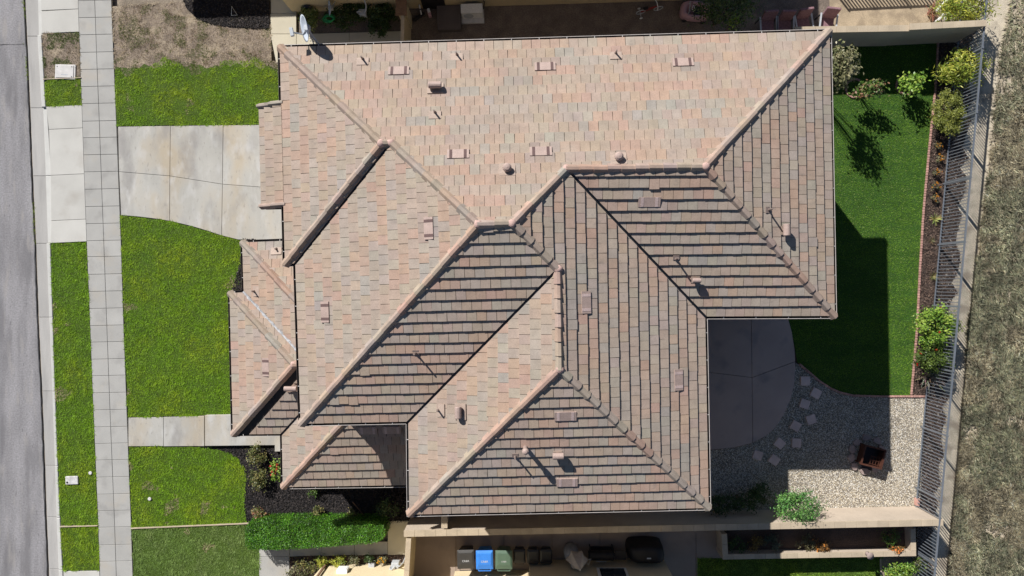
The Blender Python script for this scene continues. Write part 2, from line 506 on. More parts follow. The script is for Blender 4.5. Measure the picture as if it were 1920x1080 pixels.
walk_root = piece('sidewalk', 'two slab wide pale concrete sidewalk running down the picture')
rows = [-30.6, 1, 33, 65, 98, 130, 162, 194, 227, 258, 290, 322, 354.5, 387, 419, 451, 481, 514, 546, 578, 610, 641, 673, 704, 736, 768, 800, 831, 862, 894, 926, 957, 988, 1021, 1052, 1084, 1116]
for a, b in zip(rows[:-1], rows[1:]):
    for k in (0, 1):
        def X(y, t): return lx(LS, y) + (lx(LW, y) - lx(LS, y)) * t
        t0, t1 = (0, 0.5) if k == 0 else (0.5, 1)
        sk = 1.4
        q = [W(X(a, t0), a + (0.5 - t0) * sk), W(X(a, t1), a + (0.5 - t1) * sk), W(X(b, t1), b + (0.5 - t1) * sk), W(X(b, t0), b + (0.5 - t0) * sk)]
        slab('sidewalk_slab', q, 0.02 + random.uniform(-.002, .002), M_WALK, walk_root)

apron_root = piece('driveway_apron', 'bright concrete driveway apron crossing the grass strip')
ap = [(199, 86.5), (242, 92), (328, 95), (413, 96), (455, 95)]
for (a, xa), (b, xb) in zip(ap[:-1], ap[1:]):
    q = [W(xa, a + 1), W(lx(LS, a), a - 2), W(lx(LS, b), b - 2), W(xb, b + 1)]
    slab('apron_slab', q, 0.014, M_APRON, apron_root)
apron2 = piece('driveway_apron', 'bright concrete apron in the top left corner beside the utility box')
for a, b in ((-40, 19), (19, 62)):
    q = [W(lx(LB, a), a + 2), W(lx(LS, a), a - 2), W(lx(LS, b), b - 2), W(lx(LB, b), b + 1)]
    slab('apron_slab', q, 0.014, M_APRON, apron2)
apron3 = piece('driveway_apron', 'bright concrete apron at the bottom end of the grass strip')
slab('apron_slab', [W(119, 1071), W(187, 1070), W(190, 1140), W(121, 1140)], 0.014, M_APRON, apron3)

# driveway
drive = piece('driveway', 'stained concrete driveway leading to the garage')
vj = [(222, 237), (320, 236), (419, 234.5), (560, 233)]
def lowcurve(x): return float(np.interp(x, [226, 250, 270, 300, 320, 345, 370, 395, 418, 435, 450, 560], [404, 405.5, 407.5, 411.5, 415, 420.5, 427, 435, 442.5, 447.5, 450, 450]))
def midy(x): return float(np.interp(x, [222, 318, 420, 490, 560], [322, 330, 346, 352, 357]))
xs_top = [[221.5, 320, 419, 570], [223.5, 319, 417.5, 570], [227.5, 318.5, 416, 570]]
for i in range(3):
    t0, t1 = xs_top[0][i], xs_top[0][i + 1]; m0, m1 = xs_top[1][i], xs_top[1][i + 1]; l0, l1 = xs_top[2][i], xs_top[2][i + 1]
    slab('driveway_slab', [W(t0, 237.5 - i * 1.3), W(t1, 236 - i * 1.3), W(m1, midy(m1)), W(m0, midy(m0))], 0.022, M_DRIVE, drive)
    low = [W(x, lowcurve(x)) for x in np.linspace(l1, l0, 6)]
    slab('driveway_slab', [W(m0, midy(m0)), W(m1, midy(m1))] + low, 0.022, M_DRIVE, drive)

# front walk
fw = piece('front_walk', 'pale concrete front walk with a low step up to the porch')
for a, b in ((241, 307), (307, 373)):
    slab('walk_slab', [W(a, 783 - (a - 241) * .022), W(b, 783 - (b - 241) * .022), W(b, 836.5), W(a, 837)], 0.022, M_DRIVE, fw)
slab('step_tread', [W(373, 779.5), W(385, 779), W(385, 836), W(373, 836)], 0.09, M_DRIVE, fw, thick=.2)
slab('porch_slab', [W(384, 778.5, .17), W(560, 775, .17), W(560, 834.5, .17), W(384, 836.5, .17)], 0.17, M_DRIVE, fw, thick=.3)
slab('porch_slab', [W(515, 800, .17), W(580, 800, .17), W(580, 846, .17), W(515, 847, .17)], 0.175, M_DRIVE, fw, thick=.3)

# ------------------------------------------------------------------ lawns
def blades(poly, density, L, Wd, colf, z=0.0, lean=(0.7, 1.35)):
    x, y = scatter(poly, density)
    n = len(x)
    C, keep, hs = colf(x, y)
    x, y, C, hs = x[keep], y[keep], C[keep], hs[keep]
    n = len(x)
    a = rng.uniform(0, 2 * np.pi, n); th = rng.uniform(lean[0], lean[1], n)
    ln = rng.uniform(L[0], L[1], n) * hs; w = rng.uniform(Wd[0], Wd[1], n)
    px, py = -np.sin(a) * w / 2, np.cos(a) * w / 2
    V = np.zeros((n, 3, 3))
    V[:, 0] = np.stack([x + px, y + py, np.full(n, z)], 1)
    V[:, 1] = np.stack([x - px, y - py, np.full(n, z)], 1)
    V[:, 2] = np.stack([x + np.cos(a) * np.sin(th) * ln, y + np.sin(a) * np.sin(th) * ln, z + np.cos(th) * ln], 1)
    return V.reshape(-1, 3), np.arange(3 * n).reshape(-1, 3), C

def merge(parts):
    Vs, Fs, Cs = [], [], []
    b = 0
    for V, F, C in parts:
        Vs.append(V); Fs.append(F + b); Cs.append(C); b += len(V)
    return np.concatenate(Vs), np.concatenate(Fs), np.concatenate(Cs)

def mixc(a, b, t):
    a, b = np.array(a), np.array(b)
    return a[None] * (1 - t[:, None]) + b[None] * t[:, None]

def green(seed, base=(0.205, 0.365, 0.010), yel=(0.345, 0.42, 0.014), dark=(0.095, 0.22, 0.008), dry=(0.40, 0.33, 0.19), drylo=0.8):
    def f(x, y):
        t = np.clip((fbm(x, y, 1.3, seed) - 0.35) * 2.2, 0, 1)
        s = np.clip((fbm(x, y, 0.22, seed + 5) - 0.3) * 2, 0, 1)
        C = mixc(base, yel, t * 0.75)
        d = np.array(dark)[None]
        C = C * (0.45 + 0.55 * s[:, None]) + d * (0.55 - 0.55 * s[:, None])
        dm = (fbm(x, y, 0.9, seed + 9) > drylo)[:, None]
        C = np.where(dm & (rng.random(len(x)) < .6)[:, None], np.array(dry)[None], C)
        C = C * rng.uniform(0.55, 1.45, (len(x), 1)) * (0.86 + 0.28 * vnoise(x, y, 0.11, seed + 13))[:, None]
        keep = rng.random(len(x)) < 0.62 + 0.6 * vnoise(x, y, 0.13, seed + 17)
        return C, keep, 0.6 + 0.9 * s
    return f

def lawn(name, label, pts, colf, density=1900, L=(0.045, 0.10), Wd=(0.010, 0.020), soil=M_SOIL, z=0.0):
    poly = PL(pts)
    sheet('lawn_ground', poly, z, soil, label.replace('grass', 'soil', 1) if 'grass' in label else 'soil under the ' + label)
    V, F, C = blades(poly, density, L, Wd, colf, z)
    ex = [poly[i].lerp(poly[(i + 1) % len(poly)], t) for i in range(len(poly)) for t in rng.random(int((poly[(i + 1) % len(poly)] - poly[i]).length * 70))]
    if ex:
        ex_x = np.array([p.x for p in ex]) + rng.normal(size=len(ex)) * .018; ex_y = np.array([p.y for p in ex]) + rng.normal(size=len(ex)) * .018
        keep_e = vnoise(ex_x, ex_y, .25, 131) > .45
        ex_x, ex_y = ex_x[keep_e], ex_y[keep_e]
        cE, kE, hE = colf(ex_x, ex_y); nE = len(ex_x); aE = rng.uniform(0, 2 * np.pi, nE); lE = rng.uniform(.05, .11, nE)
        VE = np.stack([np.stack([ex_x - np.sin(aE) * .009, ex_y + np.cos(aE) * .009, np.full(nE, z + .02)], 1), np.stack([ex_x + np.sin(aE) * .009, ex_y - np.cos(aE) * .009, np.full(nE, z + .02)], 1), np.stack([ex_x + np.cos(aE) * lE, ex_y + np.sin(aE) * lE, np.full(nE, z + .045)], 1)], 1)
        V, F, C = merge([(V, F, C), (VE.reshape(-1, 3), np.arange(3 * nE).reshape(-1, 3), cE)])
    o = np_mesh(name, V, F, C, M_GRASS)
    return tag(o, label, 'grass', kind='stuff')

def edge(T, y0, y1, dx=0.0, n=6):
    return [(lx(T, y) + dx, y) for y in np.linspace(y0, y1, n)]

# parkway strips
lawn('grass', 'long green grass strip between kerb and sidewalk', edge(LB, 457, 984, 1) + edge(LS, 984, 456, -1), green(3, drylo=0.72))
lawn('grass', 'short green grass strip end below the thin pale edging', edge(LB, 988, 1069, 1) + edge(LS, 1069, 987, -1), green(4, drylo=0.74))
lawn('grass', 'small square of green grass below the utility box', edge(LB, 150, 199, 1) + edge(LS, 197, 148, -1), green(5, drylo=0.78))
lawn('grass', 'large front lawn of green grass between sidewalk and house',
     [(lx(LW, y) + 1.5, y) for y in np.linspace(405, 782, 8)] + [(434, 777), (480, 777), (480, 460), (450, 451), (435, 448.5), (418, 443.5), (395, 436), (370, 428), (345, 421.5), (320, 416), (300, 412.5), (270, 408.5), (250, 406.5)], green(6))
lawn('grass', 'green front grass beside the dark mulch bed', [(lx(LW, y) + 1.5, y) for y in np.linspace(838, 989, 5)] +
     [(300, 987.5), (400, 983), (462, 979), (459, 962), (457, 940), (460, 915), (460, 895), (457, 876), (446, 860), (430, 848), (405, 840), (372, 838)], green(7, drylo=0.77))
lawn('grass', 'darker green neighbour grass below the thin pale edging', [(lx(LW, y) + 1.5, y) for y in np.linspace(991, 1100, 4)] + [(487, 1100), (486, 981), (462, 982), (400, 985), (300, 989.5)],
     green(8, base=(0.20, 0.305, 0.065), yel=(0.26, 0.32, 0.11), dark=(0.09, 0.165, 0.028)))
def mixed_dry(x, y):
    # dry at the top, green towards the driveway
    u, v = projv(x, y)
    edge_y = 122 + 34 * (fbm(x, y, 0.9, 31) - 0.5) * 2
    g = v > edge_y
    Cg, k, h = green(9, base=(0.205, 0.365, 0.010))(x, y)
    patch = fbm(x, y, 0.45, 33)
    Cd = mixc((0.26, 0.19, 0.125), (0.56, 0.46, 0.32), np.clip((fbm(x, y, 0.35, 35) - .35) * 2.5, 0, 1))
    og = (patch > 0.56) & (rng.random(len(x)) < .7)
    Cd = np.where(og[:, None], np.array((0.12, 0.14, 0.03))[None], Cd) * rng.uniform(0.6, 1.3, (len(x), 1))
    C = np.where(g[:, None], Cg, Cd)
    keep = (g & k) | (~g & (rng.random(len(x)) < 0.22 + 0.55 * (patch > 0.5)))
    return C, keep, h
random.seed(5)
jag = [(x, 124 + random.uniform(-5, 5)) for x in range(216, 531, 9)]
sheet('lawn_ground', PL([(216, 236)] + [(480, 233), (530, 232)] + [(530, 124)] + jag[::-1]), 0.004, M_SOIL, 'dark soil under the green half of the upper lawn')
lawn('grass', 'half dry and half green grass above the driveway', [(lx(LW, y) + 1.5, y) for y in np.linspace(12, 236, 5)] + [(480, 233), (530, 232), (530, 116), (509, 114), (505, 0), (345, 4)], mixed_dry, soil=M_SOILDRY, density=1900)
def dryf(x, y):
    patch = fbm(x, y, 0.4, 41)
    C = mixc((0.20, 0.15, 0.10), (0.36, 0.28, 0.17), np.clip((patch - .35) * 2.5, 0, 1))
    og = (fbm(x, y, 0.35, 43) > 0.55)
    C = np.where(og[:, None], np.array((0.10, 0.13, 0.025))[None], C) * rng.uniform(0.6, 1.3, (len(x), 1))
    keep = og | (rng.random(len(x)) < 0.25)
    return C, keep, 0.6 + patch
lawn('grass', 'bare dry patch with weedy grass around the utility box', edge(LB, 63, 146, 1) + edge(LS, 145, 62, -1), dryf, soil=M_SOILDRY)

# edging strips
def strip(name, label, a, b, w, z0, z1, m):
    a, b = Vector(a), Vector(b); d = (b - a); d.z = 0; d.normalize(); n = Vector((-d.y, d.x, 0)) * w / 2
    o = MB().prism([a + n, b + n, b - n, a - n], z0, z1).build(name, m)
    return tag(o, label, kind='structure')
strip('lawn_edging', 'thin pale edging across the grass strip by the kerb', W(114, 987), W(184, 985), 0.035, -.05, .055, M_CAP)
strip('lawn_edging', 'thin pale edging between the two front lawns', W(247, 990), W(482, 980), 0.045, -.05, .06, M_CAP)
strip('lawn_edging', 'thin pale edging under the utility box', W(82, 149), W(153, 146), 0.03, -.05, .05, M_CAP)

# ------------------------------------------------------------------ mulch beds and a painted shade patch
def chips(poly, density, size, pal, z):
    x, y = scatter(poly, density); n = len(x)
    a = rng.uniform(0, np.pi, n); l = rng.uniform(size[0], size[1], n); w = l * rng.uniform(.25, .5, n)
    tz = rng.uniform(-.02, .02, (n, 2))
    ca, sa = np.cos(a), np.sin(a)
    V = np.zeros((n, 4, 3))
    for k, (i, j) in enumerate(((-1, -1), (1, -1), (1, 1), (-1, 1))):
        V[:, k, 0] = x + (i * l * ca - j * w * sa) / 2
        V[:, k, 1] = y + (i * l * sa + j * w * ca) / 2
        V[:, k, 2] = z + 0.022 + i * tz[:, 0] + j * tz[:, 1] * .5
    P = np.array(pal); C = P[rng.integers(0, len(P), n)] * rng.uniform(.6, 1.4, (n, 1))
    return V.reshape(-1, 3), np.arange(4 * n).reshape(-1, 4), C
def bed(name, label, pts, base, pal, density, size, z=-0.005):
    poly = PL(pts)
    sheet('bed_ground', poly, z, base, 'soil under the ' + label)
    V, F, C = chips(poly, density, size, pal, z)
    o = np_mesh(name, V, F, C, M_CHIP)
    return tag(o, label, 'mulch', kind='stuff')
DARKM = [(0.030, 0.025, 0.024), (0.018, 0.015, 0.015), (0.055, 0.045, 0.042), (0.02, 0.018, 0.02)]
BROWNM = [(0.10, 0.065, 0.05), (0.06, 0.04, 0.032), (0.16, 0.11, 0.085), (0.05, 0.035, 0.03)]
bed('mulch', 'dark mulch in the front bed below the porch', [(372, 839), (405, 841), (430, 849), (446, 861), (457, 877), (460, 896), (460, 915), (457, 941), (459, 963), (464, 980), (486, 980), (740, 980), (800, 975), (800, 800), (560, 800), (530, 836)], M_MULCHBASE, DARKM, 900, (.04, .09))
bed('mulch', 'small dark mulch corner between lawn and porch roof', [(456, 448), (480, 448), (480, 600), (430, 600), (432, 560), (438, 535), (447, 505)], M_MULCHBASE, DARKM, 700, (.04, .09), z=0.012)
bed('mulch', 'curved black patch painted as the neighbour house shadow on the top left lawn', [(345, 3), (352, 18), (366, 31), (384, 41), (410, 47), (440, 51), (475, 53), (506, 53), (506, -40), (345, -40)], M_MULCHBASE, DARKM, 700, (.04, .09), z=0.03)  # black chips laid in the outline of the neighbour's cast shadow, as painted shade

# ------------------------------------------------------------------ back yard
turf_pts = [(1480, 60), (1757, 60), (1755.5, 120), (1752, 172), (1746, 230), (1739, 300), (1730, 400), (1724, 500), (1718, 620), (1711, 700), (1707, 741),
            (1650, 741), (1600, 740), (1575, 734), (1558, 727), (1535, 712), (1512, 692), (1495, 679), (1490, 650), (1484, 622), (1477, 598), (1400, 560), (1400, 200)]
tp = PL(turf_pts)
sheet('turf_ground', tp, 0.0, M_TURFBASE, 'backing of the artificial back lawn')
def turfcol(x, y):
    t = np.clip((.6 * fbm(x * .35, y * 2.6, 0.55, 51) + .4 * fbm(x, y, 1.6, 57) - .35) * 3.0, 0, 1)
    C = mixc((0.075, 0.185, 0.010), (0.165, 0.31, 0.018), t) * rng.uniform(.6, 1.4, (len(x), 1))
    C = np.where((rng.random(len(x)) < .06)[:, None], np.array((0.36, 0.44, 0.12))[None], C)
    return C, np.ones(len(x), bool), np.ones(len(x))
V, F, C = blades(tp, 2300, (0.03, 0.055), (0.008, 0.014), turfcol, 0.0, (0.5, 1.1))
tag(np_mesh('artificial_turf', V, F, C, M_GRASS), 'smooth bright green artificial turf in the back yard', 'turf', kind='stuff')

patio_pts = [(1250, 590), (1477, 598), (1484, 622), (1489, 655), (1491, 690), (1488.5, 720), (1482, 748), (1470, 775), (1452, 803), (1432, 819), (1408, 831), (1375, 839), (1335, 843), (1250, 843)]
patio = piece('patio', 'curved grey concrete patio in the shade behind the house')
pp = PL(patio_pts)
# the slab is cut by one curved joint down and one across
jx = [(1409, 585), (1404, 640), (1401, 676), (1408, 700), (1412, 730), (1413, 770), (1410, 850)]
jy = [(1250, 688), (1330, 694), (1365, 703), (1404, 708), (1440, 705), (1470, 690), (1500, 672)]
def clip_poly(poly, side):
    o = []
    n = len(poly)
    for i in range(n):
        a, b = poly[i], poly[(i + 1) % n]
        sa, sb = side(a), side(b)
        if sa >= 0: o.append(a)
        if (sa >= 0) != (sb >= 0):
            t = sa / (sa - sb); o.append((a[0] + (b[0] - a[0]) * t, a[1] + (b[1] - a[1]) * t))
    return o
fine = []
for i in range(len(patio_pts)):
    a, b = patio_pts[i], patio_pts[(i + 1) % len(patio_pts)]
    for t in (0, .25, .5, .75): fine.append((a[0] + (b[0] - a[0]) * t, a[1] + (b[1] - a[1]) * t))
fx = lambda p: p[0] - float(np.interp(p[1], [q[1] for q in jx], [q[0] for q in jx]))
fy = lambda p: p[1] - float(np.interp(p[0], [q[0] for q in jy], [q[1] for q in jy]))
for sx in (-1, 1):
    for sy in (-1, 1):
        poly = clip_poly(clip_poly(fine, lambda p: sx * fx(p)), lambda p: sy * fy(p))
        # follow the curved joints
        wp = PL(poly)
        mb = MB(); c = sum(wp, Vector()) / len(wp)
        sh = [Vector((p.x, p.y)) + (Vector((c.x, c.y)) - Vector((p.x, p.y))).normalized() * .012 for p in wp]
        mb.prism(sh, -.1, .05); mb.build('patio_slab', M_PATIO, patio)

# gravel
gp_pts = [(1300, 843), (1335, 844), (1375, 840), (1408, 832), (1432, 820), (1452, 804), (1470, 776), (1482, 749), (1489, 720), (1491.5, 690), (1493, 681), (1512, 695), (1535, 715), (1558, 730), (1575, 737), (1600, 743), (1650, 744.5), (1735, 744.5), (1730, 830), (1724, 950), (1722, 960), (1300, 965)]
gp = PL(gp_pts)
sheet('gravel_ground', gp, -0.01, M_GRAVELBASE, 'earth under the gravel yard')
def stones(poly, density, size, pal, z):
    x, y = scatter(poly, density); n = len(x)
    dirt = fbm(x, y, 0.8, 61)
    k = rng.random(n) < np.clip(1.5 - dirt * 1.1, .35, 1)
    x, y = x[k], y[k]; n = len(x)
    s = rng.uniform(size[0], size[1], n)
    base = np.array([[1, 0, 0], [0, 1, 0], [-1, 0, 0], [0, -1, 0], [0, 0, .75], [0, 0, -.5]])
    J = base[None] * rng.uniform(.6, 1.25, (n, 6, 1)) * s[:, None, None] / 2
    a = rng.uniform(0, 2 * np.pi, n); ca, sa = np.cos(a)[:, None], np.sin(a)[:, None]
    V = np.stack([J[:, :, 0] * ca - J[:, :, 1] * sa + x[:, None], J[:, :, 0] * sa + J[:, :, 1] * ca + y[:, None], J[:, :, 2] + z + .008], 2)
    f = np.array([[0, 1, 4], [1, 2, 4], [2, 3, 4], [3, 0, 4]])
    F = (f[None] + (np.arange(n) * 6)[:, None, None]).reshape(-1, 3)
    P = np.array(pal); C = P[rng.integers(0, len(P), n)] * rng.uniform(.7, 1.25, (n, 1))
    return V.reshape(-1, 3), F, np.repeat(C, 4, 0)
V, F, C = stones(gp, 1500, (.022, .05), [(0.54, 0.47, 0.36), (0.44, 0.38, 0.29), (0.64, 0.58, 0.48), (0.30, 0.27, 0.24), (0.48, 0.40, 0.28), (0.70, 0.67, 0.61)], -0.01)
tag(np_mesh('gravel', V, F, C, M_STONE), 'tan and white loose gravel around the fire pit', 'gravel', kind='stuff')

# bed along the fence
bed('mulch', 'brown mulch in the bed along the metal fence', [(1757, 60), (1755.5, 120), (1752, 172), (1746, 230), (1739, 300), (1730, 400), (1724, 500), (1718, 620), (1711, 700), (1708, 744), (1737, 744), (1742, 690), (1750, 600), (1762, 450), (1776, 280), (1792, 60)], M_BEDSOIL, BROWNM, 700, (.03, .08), z=-0.012)

# beyond the fence
sheet('sandy_strip', PL([(1795, -60), (1776, 280), (1762, 450), (1750, 600), (1737, 744), (1724, 950), (1712, 1160), (1860, 1160), (1900, 850), (1930, 500), (1990, -60)]), -0.03, M_SAND, 'pale sandy strip outside the metal fence')
hill_pts = [(1905, -60), (1884, 60), (1872, 140), (1855, 300), (1838, 450), (1818, 600), (1806, 760), (1800, 870), (1786, 1000), (1775, 1160), (2060, 1160), (2060, -60)]
hill = PL(hill_pts)
sheet('hillside', hill, -0.02, mat('hill_dirt', (0.40, 0.34, 0.26), n1=(1.6, 0.2), n2=(22, 0.3), bump=(18, 0.6), stain=[(2.4, (0.20, 0.16, 0.12), 0.5, 0.7, 0.6)]), 'dry brown hillside at the right edge')
def brush(poly, density):
    x, y = scatter(poly, density)
    u, v = projv(x, y)
    dens = np.clip((v - 60) / 260, 0.12, 1) * np.clip((fbm(x, y, 0.9, 71) - 0.22) * 3, 0.08, 1)
    k = rng.random(len(x)) < dens
    x, y = x[k], y[k]; n = len(x)
    clump = fbm(x, y, 0.7, 73)
    a = rng.normal(2.6, 1.0, n) + (vnoise(x, y, .8, 75) - .5) * 4
    L_ = rng.uniform(.10, .30, n); w = rng.uniform(.008, .018, n); th = rng.uniform(1.2, 1.57, n)
    h0 = clump * rng.uniform(0, .13, n)
    p0 = np.stack([x, y, h0], 1)
    d = np.stack([np.cos(a) * np.sin(th), np.sin(a) * np.sin(th), np.cos(th)], 1)
    sd_ = np.stack([-np.sin(a), np.cos(a), np.zeros(n)], 1) * w[:, None]
    mid = p0 + d * L_[:, None] * .5 + np.array([0, 0, .03])
    tip = p0 + d * L_[:, None] * np.array([1, 1, .6])
    V = np.stack([p0 - sd_ * .5, p0 + sd_ * .5, mid + sd_ * .5, tip, mid - sd_ * .5], 1)
    F = np.arange(5 * n).reshape(-1, 5)
    C = mixc((0.62, 0.555, 0.40), (0.90, 0.81, 0.60), rng.random(n))
    gq = (fbm(x, y, 1.1, 77) > .48) & (rng.random(n) < .7)
    C = np.where(gq[:, None], mixc((0.46, 0.47, 0.32), (0.74, 0.74, 0.53), rng.random(n)), C) * (rng.uniform(.6, 1.2, (n, 1)) * (.55 + .8 * vnoise(x, y, .22, 79))[:, None])
    return V.reshape(-1, 3), F, np.minimum(C, .92)
V, F, C = brush(hill, 2400)
tag(np_mesh('dry_brush', V, F, C, mat('dry_brush_stems', attr=True, rough=0.8, n1=None, n2=None, bump=None, translucent=0.45)), 'tangled grey green dry brush covering the hillside', 'brush', kind='stuff')

M_DITCH = mat('fence_foot_soil', (0.13, 0.10, 0.085), n1=(1.5, 0.25), n2=(25, 0.35), bump=(25, .8), stain=[(1.2, (0.06, 0.048, 0.042), .48, .62, .8)])
dl = [(np.interp(y, [-60, 280, 450, 600, 744, 950, 1160], [1800, 1779, 1765, 1753, 1740, 1727, 1714]) - 2, y) for y in range(-60, 1170, 60)]
dr_ = [(np.interp(y, [-60, 280, 450, 680, 850, 985, 1160], [1836, 1812, 1797, 1780, 1767, 1756, 1741]) + random.uniform(-9, 7), y) for y in range(1160, -61, -18)]
bed('mulch', 'dark leaf littered soil just outside the metal fence', dl + dr_, M_DITCH, BROWNM + [(0.30, 0.26, 0.22)], 420, (.03, .10), z=-0.024)
# ------------------------------------------------------------------ the house
HE = 5.8                 # upper eave height
HL = 2.7                 # lower eave height
PITCH = 0.40
GUTW = 0.10              # gutter width outside the tile edge
EPX = dict(A=(520.3, 84.4), B=(1559.2, 54.0), C=(1569.2, 597.1), D=(1326.6, 598.2), E=(1333.1, 956.4), F=(763.0, 968.9), G=(761.2, 795.1),
           H=(559.8, 799.0), I=(549.8, 499.1), J=(530.2, 499.8))
EV = {k: W(x, y, HE) for k, (x, y) in EPX.items()}
LPX = dict(a=(450.5, 450.5), b=(560, 446.5), c1=(453.5, 544), c2=(427, 545.5), c3=(433.5, 818.5), c4=(525, 817.5), c5=(527, 917), c6=(800, 912.5))
LV = {k: W(x, y, HL) for k, (x, y) in LPX.items()}

class Plane:
    """roof plane rising at PITCH inward from an eave line a->b; interior on the right hand side"""
    def __init__(s, a, b, he):
        d = Vector((b.x - a.x, b.y - a.y)); d.normalize()
        s.u = d; s.n = Vector((d.y, -d.x)); s.c = s.n.dot(Vector((a.x, a.y))); s.he = he; s.o = Vector((a.x, a.y))
    def d(s, p): return s.n.dot(Vector((p[0], p[1]))) - s.c
    def z(s, p): return s.he + PITCH * (s.d(p) - GUTW)
    def sd(s, p): return ((Vector((p[0], p[1])) - s.o).dot(s.u), s.d(p))
    def at(s, q, h=0.0):
        xy = s.o + s.u * q[0] + s.n * q[1]
        return Vector((xy.x, xy.y, s.he + PITCH * (q[1] - GUTW) + h))
ED = dict(N='AB', E4='BC', S4='CD', E3='DE', S3='EF', W3='FG', S2='GH', W2='HI', S1='IJ', W1='JA')
PLN = {k: Plane(EV[a], EV[b], HE) for k, (a, b) in ED.items()}
LED = dict(Na=('a', 'b'), Wa=('c1', 'a'), Nb=('c2', 'c1'), Wb=('c3', 'c2'), Sb=('c4', 'c3'), Wc=('c5', 'c4'), Sc=('c6', 'c5'))
for k, (a, b) in LED.items(): PLN[k] = Plane(LV[a], LV[b], HL)

def meet(p, q, r):
    A, b = [], []
    for k in (p, q, r):
        if isinstance(k, str):
            P = PLN[k]; A.append([PITCH * P.n.x, PITCH * P.n.y, -1]); b.append(PITCH * (P.c + GUTW) - P.he)
        else:
            A.append(k[:3]); b.append(k[3])
    return Vector(np.linalg.solve(np.array(A), np.array(b)))
XW = (1, 0, 0, -6.45)          # vertical planes inside the upper walls, where lower roofs end
YW = (0, 1, 0, -3.6)
V_ = {}
for k, t in dict(P1='N W1 S1', P2='N S1 W2', P3='N W2 S2', P4='N S2 E3', P5='N E3 S4', P6='N S4 E4', P7='S2 E3 W3', P8='W3 E3 S3').items():
    V_[k] = meet(*t.split())
V_['h1'] = meet('Na', 'Wa', XW); V_['nb'] = meet('Na', (PLN['Na'].n.x, PLN['Na'].n.y, 0, PLN['Na'].c), XW)
V_['pk'] = meet('Nb', 'Wb', 'Sb'); V_['j1'] = meet('Nb', 'Wa', 'Sb'); V_['k1'] = meet('Wa', 'Sb', XW)
V_['m1'] = meet('Sb', 'Wc', XW); V_['hp'] = meet('Wc', 'Sc', YW)
V_['e1'] = Vector((-2.9, -3.6, 0))
V_['e0'] = Vector((-2.9, PLN['Sc'].at((0, 0)).y, 0))
def pt(k):
    return EV.get(k) or LV.get(k) or V_[k]

# convex pieces of every slope, each edge: 'e' eave, 'h' hip or ridge, 'v' valley, 'x' inner cut, 'w' wall
SLOPES = {
    'N': [], 'E4': [('B C P6', 'ehh')], 'S4': [('C D P5 P6', 'evhh')], 'E3': [], 'S3': [('E F P8', 'ehh')], 'W3': [('F G P7 P8', 'evhh')],
    'S2': [('G H P3 P4 P7', 'ehhhv')], 'W2': [('H I P2 P3', 'evhh')], 'S1': [('I J P1 P2', 'ehhv')], 'W1': [('J A P1', 'ehh')],
    'Na': [('a nb h1', 'ewh')], 'Wa': [('c1 a h1 j1', 'ehhv')], 'Nb': [('c2 c1 j1 pk', 'evhh')], 'Wb': [('c3 c2 pk', 'ehh')],
    'Sb': [('c4 c3 pk j1 k1 m1', 'ehhhwv')], 'Wc': [('c5 c4 m1 hp', 'evwh')], 'Sc': [('e0 c5 hp e1', 'ehww')],
}
def foot(pl, p):            # foot of p on the eave line
    s, d = PLN[pl].sd(p); v = PLN[pl].at((s, 0)); return v
PIECES = {}
for k, lst in SLOPES.items():
    out_ = []
    for names, kinds in lst:
        out_.append(([PLN[k].sd(pt(n)) for n in names.split()], kinds))
    PIECES[k] = out_
def sdp(k, n): return PLN[k].sd(pt(n))
f2 = (sdp('N', 'P2')[0], 0); f5 = (sdp('N', 'P5')[0], 0)
PIECES['N'] = [([sdp('N', 'A'), f2, sdp('N', 'P2'), sdp('N', 'P1')], 'exhh'),
               ([f2, f5, sdp('N', 'P5'), sdp('N', 'P4'), sdp('N', 'P3'), sdp('N', 'P2')], 'exhhhx'),
               ([f5, sdp('N', 'B'), sdp('N', 'P6'), sdp('N', 'P5')], 'ehhx')]
PIECES['E3'] = [([sdp('E3', 'D'), sdp('E3', 'P7'), sdp('E3', 'P4'), sdp('E3', 'P5')], 'xhhv'),
                ([sdp('E3', 'D'), sdp('E3', 'E'), sdp('E3', 'P8'), sdp('E3', 'P7')], 'ehhx')]
# extension of the front slope over the garage
g0, g1 = PLN['W1'].sd(W(489, 392, 5.2))[0], PLN['W1'].sd(W(487, 199, 5.2))[0]
GEXT = -0.78
PIECES['W1'].append(([(g0, GEXT), (g1, GEXT), (g1, .11), (g0, .11)], 'exxx'))

def halfplanes(poly, kinds):
    n = len(poly)
    a = sum(poly[i][0] * poly[(i + 1) % n][1] - poly[(i + 1) % n][0] * poly[i][1] for i in range(n))
    out_ = []
    for i in range(n):
        p, q = Vector(poly[i]), Vector(poly[(i + 1) % n])
        d = (q - p).normalized()
        nn = Vector((-d.y, d.x)) * (1 if a > 0 else -1)
        inset = {'e': 0.085, 'h': 0.02, 'v': 0.04, 'x': 0.0, 'w': 0.0}[kinds[i]]
        if kinds[i] == 'e' and min(p.y, q.y) < -.3: inset = 0.0
        out_.append((nn, nn.dot(p) + inset))
    return out_
def clip(poly, hp):
    for n, c in hp:
        o = []
        m = len(poly)
        for i in range(m):
            a, b = poly[i], poly[(i + 1) % m]
            sa, sb = n.x * a[0] + n.y * a[1] - c, n.x * b[0] + n.y * b[1] - c
            if sa >= 0: o.append(a)
            if (sa > 0) != (sb > 0) and abs(sa - sb) > 1e-9:
                t = sa / (sa - sb); o.append((a[0] + (b[0] - a[0]) * t, a[1] + (b[1] - a[1]) * t))
        poly = o
        if len(poly) < 3: return []
    return poly
def parea(p): return abs(sum(p[i][0] * p[(i + 1) % len(p)][1] - p[(i + 1) % len(p)][0] * p[i][1] for i in range(len(p)))) / 2

